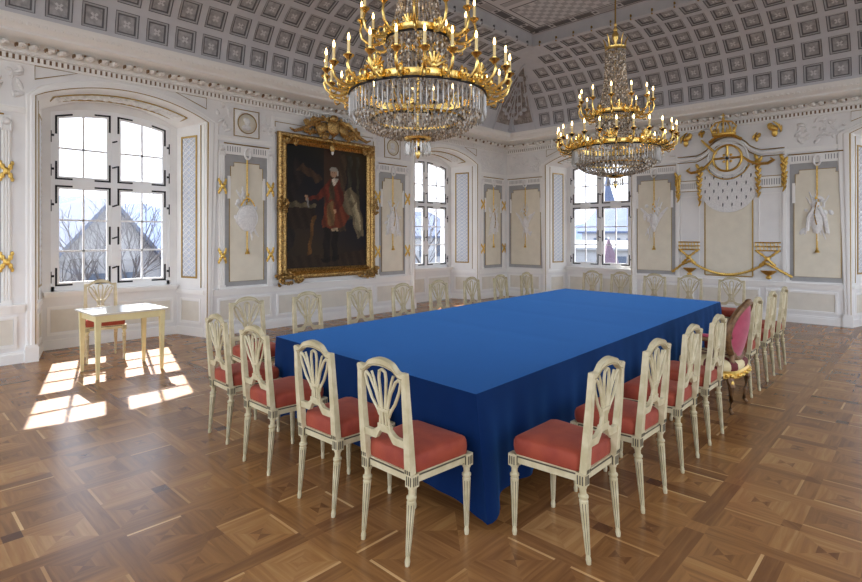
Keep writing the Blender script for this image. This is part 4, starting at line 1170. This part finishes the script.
# ------------------------------------------------------------------ chandeliers
def make_chandelier():
    r = empty('chandelier')
    def ringo(name, rad, z0, z1, par=r, th=.012, m=GOLDB, n=48):
        b = MB(); b.lathe([(rad,z0),(rad+th,z0+.004),(rad+th*.5,(z0+z1)/2),(rad+th*1.2,z1-.004),(rad,z1),(rad-.008,z1),(rad-.008,z0)], m, n=n); 
        b.f = [f for f in b.f if len(f) == 4]; b.m = b.m[:len(b.f)]
        b.grid([[((rad-.008)*math.cos(2*PI*k/n),(rad-.008)*math.sin(2*PI*k/n),z) for k in range(n)] for z in (z0,)]+[[(rad*math.cos(2*PI*k/n),rad*math.sin(2*PI*k/n),z0) for k in range(n)]], m, True)
        return b
    b = ringo('', .555, 2.805, 2.87)
    for k in range(24): a = 2*PI*(k+.5)/24; b.ell((.57*math.cos(a),.57*math.sin(a),2.838), (.018,.018,.018), GOLDB, 6, 4)
    b.tube([(.56*math.cos(2*PI*k/48),.56*math.sin(2*PI*k/48),2.80) for k in range(48)], .009, IRON, 5, closed=True)
    b.build('lower_ring', r, smooth='auto')
    b = ringo('', .255, 3.26, 3.32); b.tube([(.26*math.cos(2*PI*k/36),.26*math.sin(2*PI*k/36),3.255) for k in range(36)], .008, IRON, 5, closed=True)
    b.build('upper_ring', r, smooth='auto')
    b = ringo('', .375, 2.60, 2.62, th=.008)
    for k in range(44): a = 2*PI*k/44; b.box((.375*math.cos(a)-.008,.375*math.sin(a)-.008,2.585),(.375*math.cos(a)+.008,.375*math.sin(a)+.008,2.60), IRON)
    for k in range(4): a = PI/2*k+.4; b.tube([(.37*math.cos(a),.37*math.sin(a),2.62),(.55*math.cos(a),.55*math.sin(a),2.81)], .005, GOLDB, 5)
    b.build('inner_ring', r, smooth='auto')
    b = MB(); b.lathe([(.006,2.42),(.07,2.425),(.105,2.44),(.115,2.46),(.10,2.475),(.05,2.48),(.012,2.50),(.01,2.6),(.01,4.1),(.012,4.2)], GOLDB, n=24)
    b.build('central_stem', r, smooth='auto')
    b = MB(); b.lathe([(.004,2.285),(.014,2.30),(.024,2.33),(.018,2.355),(.03,2.37),(.012,2.39),(.012,2.43)], GOLDB, n=12); b.build('bottom_finial', r, smooth='auto')
    b = ringo('', .128, 4.12, 4.165, th=.008, n=24)
    for k in range(5):
        a = 2*PI*k/5+.3
        b.tube([((.13+o)*math.cos(a),(.13+o)*math.sin(a),z) for o, z in ((0,4.15),(.0,4.20),(.012,4.26),(.04,4.31))], [.010,.014,.011,.004], GOLDB, 6)
    b.build('crown', r, smooth='auto')
    b = MB(); b.lathe([(.01,4.12),(.03,4.18),(.02,4.24),(.04,4.28),(.045,4.33),(.02,4.38),(.03,4.40),(.012,4.45),(.02,4.47),(.006,4.50)], GOLDB, n=12); b.build('urn', r, smooth='auto')
    b = MB(); b.tube([(0,0,4.48),(0,0,5.96)], .011, GOLDLINE, 6); b.lathe([(.02,5.90),(.06,5.94),(.10,5.97),(.11,5.99)], GOLDB, n=16); b.build('suspension_rod', r)
    # arms
    def arm(R0, R1, zr, zcup, name='arm'):
        b = MB(); L = R1-R0
        b.tube([(R0,0,zr),(R0+L*.2,0,zr-.045),(R0+L*.45,0,zr-.06),(R0+L*.75,0,zr-.045),(R0+L*.97,0,zr-.01),(R1+.012,0,zr+(zcup-zr)*.4),(R1,0,zcup-.02)], [.014,.017,.014,.013,.012,.011,.010], GOLDB, 6, up=(0,1,0))
        # scrolls and leaf
        b.tube([(R0+L*.3+.03*math.cos(t),0,zr+.0+.03*math.sin(t)) for t in [-1.5+.8*k for k in range(6)]], [.010,.010,.009,.008,.006,.006], GOLDB, 5, up=(0,1,0))
        b.tube([(R0+L*.72+.025*math.cos(t),0,zr-.06+.025*math.sin(t)) for t in [3+.8*k for k in range(6)]], .006, GOLDB, 5, up=(0,1,0))
        b.ell((R0+L*.15,0,zr+.02), (.018,.012,.04), GOLDB, 6, 4)
        o = b.build(name, r, smooth='auto')
        b = MB(); b.lathe([(.006,-.035),(.012,-.03),(.024,-.014),(.040,0),(.038,.007),(.014,.004),(.016,.022),(.012,.024)], GOLDB, (R1,0,zcup), 12); b.build('drip_pan', o, smooth='auto')
        b = MB(); b.lathe([(.0115,.02),(.0115,.108),(.004,.110)], CANDLE, (R1,0,zcup), 8); b.build('candle', o, smooth='auto')
        b = MB(); b.lathe([(.003,.108),(.008,.118),(.0095,.130),(.006,.148),(.001,.164)], BULB, (R1,0,zcup), 8); b.build('bulb', o, smooth='auto')
        return o
    def spin(o, n, ph):
        for k in range(n):
            c = o if k == 0 else copy_tree(o, r)
            c.rotation_euler = (0,0,ph+2*PI*k/n)
    spin(arm(.555,.75,2.85,2.945), 24, .06)
    spin(arm(.26,.465,3.29,3.43), 12, .2)
    # palmettes on the lower ring
    b = MB()
    for k in range(-3, 4): t = k*.38; b.tube([(.555,0,2.87),(.57,.05*math.sin(t),2.87+.06*math.cos(t)),(.585,.10*math.sin(t),2.87+.11*math.cos(t))], [.008,.014,.008], GOLDB, 5)
    b.ell((.57,0,2.89), (.012,.03,.025), GOLDB, 6, 4)
    spin(b.build('palmette', r, smooth='auto'), 8, .2)
    # winged ornaments on the upper ring
    b = MB()
    for k in range(-2, 3): t = k*.45; b.tube([(.255,0,3.31),(.27,.06*math.sin(t),3.32+.06*math.cos(t))], [.012,.007], GOLDB, 5)
    spin(b.build('palmette', r, smooth='auto'), 6, .5)
    # long prisms round the rim
    b = MB(); b.lathe([(.001,-.005),(.008,-.02),(.0095,-.05),(.0095,-.17),(.001,-.195)], CRYST, (.555,0,2.795), 6, sy=.6); b.ell((.555,0,2.797), (.006,.006,.006), CRYST, 6, 4)
    spin(b.build('crystal_prism', r), 84, 0)
    b = MB(); b.lathe([(.001,0),(.006,-.012),(.007,-.09),(.001,-.11)], CRYST, (.10,0,2.425), 6)
    spin(b.build('crystal_pendant', r), 18, 0)
    # bead strands
    b = MB()
    crr = random.Random(4)
    def bead(p, s, k=1.3):
        x, y, z = p; b.add([(x-s,y,z),(x,y-s,z),(x+s,y,z),(x,y+s,z),(x,y,z+s*k),(x,y,z-s*k)], [(0,1,4),(1,2,4),(2,3,4),(3,0,4),(1,0,5),(2,1,5),(3,2,5),(0,3,5)], crr.choice((CRYST,CRW,CRM,CRM,CRB,CRYST)))  # random bright and dark beads imitate sparkle by colour
    def strands(n, r0, z0, r1, z1, nb, sag, s=.009, ph=0.):
        for i in range(n):
            a = 2*PI*(i+ph)/n
            for j in range(nb):
                t = j/(nb-1); rr2 = r0+(r1-r0)*t; z = z0+(z1-z0)*t-sag*math.sin(PI*t)
                bead((rr2*math.cos(a), rr2*math.sin(a), z), s*(.8+.4*((i*7+j*3) % 5)/4))
    for i in range(60):
        a = 2*PI*i/60
        for j in range(22): th = PI/2*j/21; bead(((.11+.425*math.cos(th)**.75)*math.cos(a), (.11+.425*math.cos(th)**.75)*math.sin(a), 2.72-.245*math.sin(th)), .0125*(.45+.55*math.cos(th)))
    strands(44, .37, 2.59, .10, 2.47, 15, .055, .0085, .5)
    strands(40, .52, 2.78, .385, 2.62, 8, .03, .009)
    strands(26, .25, 3.25, .24, 2.90, 15, .0, .012)
    strands(26, .20, 3.25, .12, 2.86, 16, .0, .009)
    strands(40, .25, 3.25, .02, 3.08, 12, .06, .009)
    # the tall tent up to the crown
    for i in range(38):
        a = 2*PI*i/38
        for j in range(44):
            t = j/43; rr2 = .122+.02*t+.085*t**3; bead((rr2*math.cos(a), rr2*math.sin(a), 4.12-.80*t), .0105)
    o = b.build('crystal_strands', r); o['kind'] = 'stuff'
    return r
ch = make_chandelier(); ch.location = (3.12,3.10,0)
tag(ch, 'large gilt and crystal chandelier nearer the camera, hanging above the near table end', 'chandelier', 'crystal chandeliers over the table')
ch2 = copy_tree(ch); ch2.location = (6.86,3.10,0); ch2.rotation_euler = (0,0,.12)
ch2['label'] = 'smaller-looking gilt and crystal chandelier further back, hanging before the right window'

# ------------------------------------------------------------------ outdoors
GZ = -5.
b = MB(); b.quad((-150,-150,GZ),(400,-150,GZ),(400,400,GZ),(-150,400,GZ), GRND); tag(b.build('ground_outside'), kind='structure')
def hill(x0, y0, x1, y1, h, seed, name='hill'):
    b = MB(); rr = random.Random(seed); n = 40; rows = [[], [], []]
    dx, dy = (x1-x0), (y1-y0); L = math.hypot(dx, dy); nx, ny = -dy/L, dx/L
    for i in range(n+1):
        t = i/n; z = h*(.72+.28*math.sin(3.1*t+seed))+rr.uniform(-.6,.6)
        x, y = x0+dx*t, y0+dy*t
        rows[0].append((x-nx*30,y-ny*30,GZ)); rows[1].append((x,y,z)); rows[2].append((x+nx*30,y+ny*30,GZ))
    b.grid(rows, HILLM); tag(b.build(name, smooth=True), kind='structure')
hill(-20,150,120,190,13,1); hill(120,190,260,230,12,2); hill(200,150,230,-20,11,5)
def house(name, x0, x1, y0, y1, ze, zr, axis, wm, rm, label, wins=()):
    r = empty(name, ((x0+x1)/2,(y0+y1)/2,GZ)); cx, cy = r.location.x, r.location.y
    tag(r, label, 'building')
    T = lambda p: (p[0]-cx, p[1]-cy, p[2]-GZ)
    b = MB(T); b.box((x0,y0,GZ),(x1,y1,ze), wm)
    if axis == 'y':
        xm = (x0+x1)/2
        b.prism([(x0,y0,ze),(x1,y0,ze),(xm,y0,zr)], (0,y1-y0,0), wm)
    else:
        ym = (y0+y1)/2; b.prism([(x0,y0,ze),(x0,y1,ze),(x0,ym,zr)], (x1-x0,0,0), wm)
    b.build('walls', r)
    b = MB(T); o = .4; t = .25
    if axis == 'y':
        for q, xe in ((-1,x0),(1,x1)):
            zz = ze-o*(zr-ze)/((x1-x0)/2); P = [(xe+q*o,y0-o,zz),(xm,y0-o,zr),(xm,y1+o,zr),(xe+q*o,y1+o,zz)]; b.hexa(P, [(a,c,e+t) for a, c, e in P], rm)
    else:
        for q, ye in ((-1,y0),(1,y1)):
            zz = ze-o*(zr-ze)/((y1-y0)/2); P = [(x0-o,ye+q*o,zz),(x0-o,ym,zr),(x1+o,ym,zr),(x1+o,ye+q*o,zz)]; b.hexa(P, [(a,c,e+t) for a, c, e in P], rm)
    b.build('roof', r)
    for (face, u, z, w, h) in wins:
        b = MB(T)
        if face == 'y': b.box((u,y0-.06,z),(u+w,y0+.02,z+h), DARKW)
        else: b.box((x0-.06,u,z),(x0+.02,u+w,z+h), DARKW)
        b.build('window', r)
    return r
house('gabled_house', 5.3, 11.4, 30, 42, -.4, 3.35, 'y', SNOW, BLUER, 'pale gabled house seen through the left window', [('y',7.4,-1.2,.7,1.),('y',8.9,-1.2,.7,1.),('y',8.1,.8,.6,.8)])
house('apartment_building', .2, 4.7, 38, 48, 2.6, 3.9, 'x', HOUSEW, BLUER, 'tall pale building left of the gabled house, through the left window', [('y',3.6,.7,.5,.9),('y',3.6,-1.0,.5,.9)])
house('terraced_house', 36, 48, 40, 52, 1.6, 4.4, 'x', HOUSEW, BLUER, 'pale house behind the bare tree in the middle window', [('y',40.5,-.6,1.,1.3),('y',43,-.6,1.,1.3)])
house('town_house', 62, 74, 25.2, 32.4, 2.2, 5.7, 'y', HOUSEW, BLUER, 'town house with steep blue grey roof through the right window', [('x',26.+1.4*k,.2,.6,1.2) for k in range(4)])
bpy.data.objects['town_house']
house('white_annex', 57, 61, 20, 36, .2, .9, 'y', HOUSEW, HOUSEW, 'low white annex in front of the slate roofed town house', [('x',24.5,-1.6,1.,1.)])
r = empty('church_tower', (78,36.5,GZ)); tag(r, 'church tower with pointed blue spire through the right window', 'tower')
b = MB(); b.box((-1.3,-1.3,0),(1.3,1.3,10.6), HOUSEW); b.build('tower_shaft', r)
b = MB(); b.lathe([(1.9,10.6),(1.1,12.2),(.5,14.2),(.05,17.)], BLUER, n=8); b.build('spire', r)
r = empty('parasol', (20.5,9.55,GZ)); tag(r, 'folded mauve parasol on the terrace seen through the right window', 'parasol')
b = MB(); b.tube([(0,0,0),(0,.0,6.6)], .03, WFRAME, 6); b.build('pole', r)
b = MB(); b.lathe([(.45,5.5),(.42,5.6),(.20,6.1),(.02,6.55)], UMB, n=8); b.build('canopy', r)
def tree(x, y, h, seed, label, grp):
    b = MB(); rr = random.Random(seed)
    def br(p, d, L, rad, lev):
        q = p+d*L; mid = p+d*L*.5+Vector((rr.uniform(-1,1),rr.uniform(-1,1),rr.uniform(-.3,.3)))*L*.07
        b.tube([p, mid, q], [rad, rad*.85, rad*.65], BARK, 4)
        if lev == 0: return
        for k in range(3 if lev > 1 else 4):
            nd = (d+Vector((rr.uniform(-1,1),rr.uniform(-1,1),rr.uniform(-.15,.7)))*.75).normalized(); br(q if k else mid, nd, L*rr.uniform(.6,.82), rad*.55, lev-1)
    br(Vector((0,0,0)), Vector((0,0,1)), h*.36, .14, 5)
    o = b.build('bare_tree'); o.location = (x,y,GZ); tag(o, label, 'tree', grp)
tree(5.3,20.5,7.5,1,'bare winter tree left in the view from the left window','bare trees outside'); tree(8.6,27,8.5,2,'bare winter tree before the gable in the view from the left window','bare trees outside')
tree(2.6,15.5,6.4,8,'bare winter tree at the left edge of the view from the left window','bare trees outside')
tree(28,27.5,12.5,4,'bare winter tree filling the middle window','bare trees outside')

# ------------------------------------------------------------------ light
w = bpy.data.worlds.new('sky'); bpy.context.scene.world = w; w.use_nodes = True; nt = w.node_tree
bg = nt.nodes['Background']; tc = nt.nodes.new('ShaderNodeTexCoord'); sp = nt.nodes.new('ShaderNodeSeparateXYZ'); cr = nt.nodes.new('ShaderNodeValToRGB')
cr.color_ramp.elements[0].position = .0; cr.color_ramp.elements[0].color = (.90,.95,1.04,1); cr.color_ramp.elements[1].position = .7; cr.color_ramp.elements[1].color = (.62,.76,1,1)
nt.links.new(tc.outputs['Generated'], sp.inputs[0]); nt.links.new(sp.outputs['Z'], cr.inputs['Fac']); nt.links.new(cr.outputs['Color'], bg.inputs['Color'])
bg.inputs['Strength'].default_value = 2.7
sl = bpy.data.lights.new('sun', 'SUN'); sl.energy = 15; sl.angle = math.radians(.5); sl.color = (1,.97,.93)
so = bpy.data.objects.new('sun', sl); C.objects.link(so)
so.rotation_euler = Vector((-.31,-1.13,-1)).to_track_quat('-Z', 'Y').to_euler()
sc = bpy.context.scene
cam = bpy.data.cameras.new('camera'); co = bpy.data.objects.new('camera', cam); C.objects.link(co)
F = 533.; cam.sensor_width = 36; cam.sensor_fit = 'HORIZONTAL'; cam.lens = F/862*36; cam.shift_y = -(291-236)/862; cam.clip_start = .05; cam.clip_end = 900
co.location = (0,0,1.65); co.rotation_euler = (PI/2, 0, math.atan2(504,533)-PI/2)
sc.camera = co
sc.view_settings.view_transform = 'Standard'; sc.view_settings.look = 'None'; sc.view_settings.gamma = 1; sc.view_settings.use_curve_mapping = False
sc.view_settings.exposure = 0.42
sc.cycles.use_denoising = True; sc.cycles.max_bounces = 7; sc.cycles.diffuse_bounces = 4; sc.cycles.glossy_bounces = 3; sc.cycles.transparent_max_bounces = 24
sc.cycles.sample_clamp_indirect = 6; sc.cycles.caustics_reflective = False; sc.cycles.caustics_refractive = False
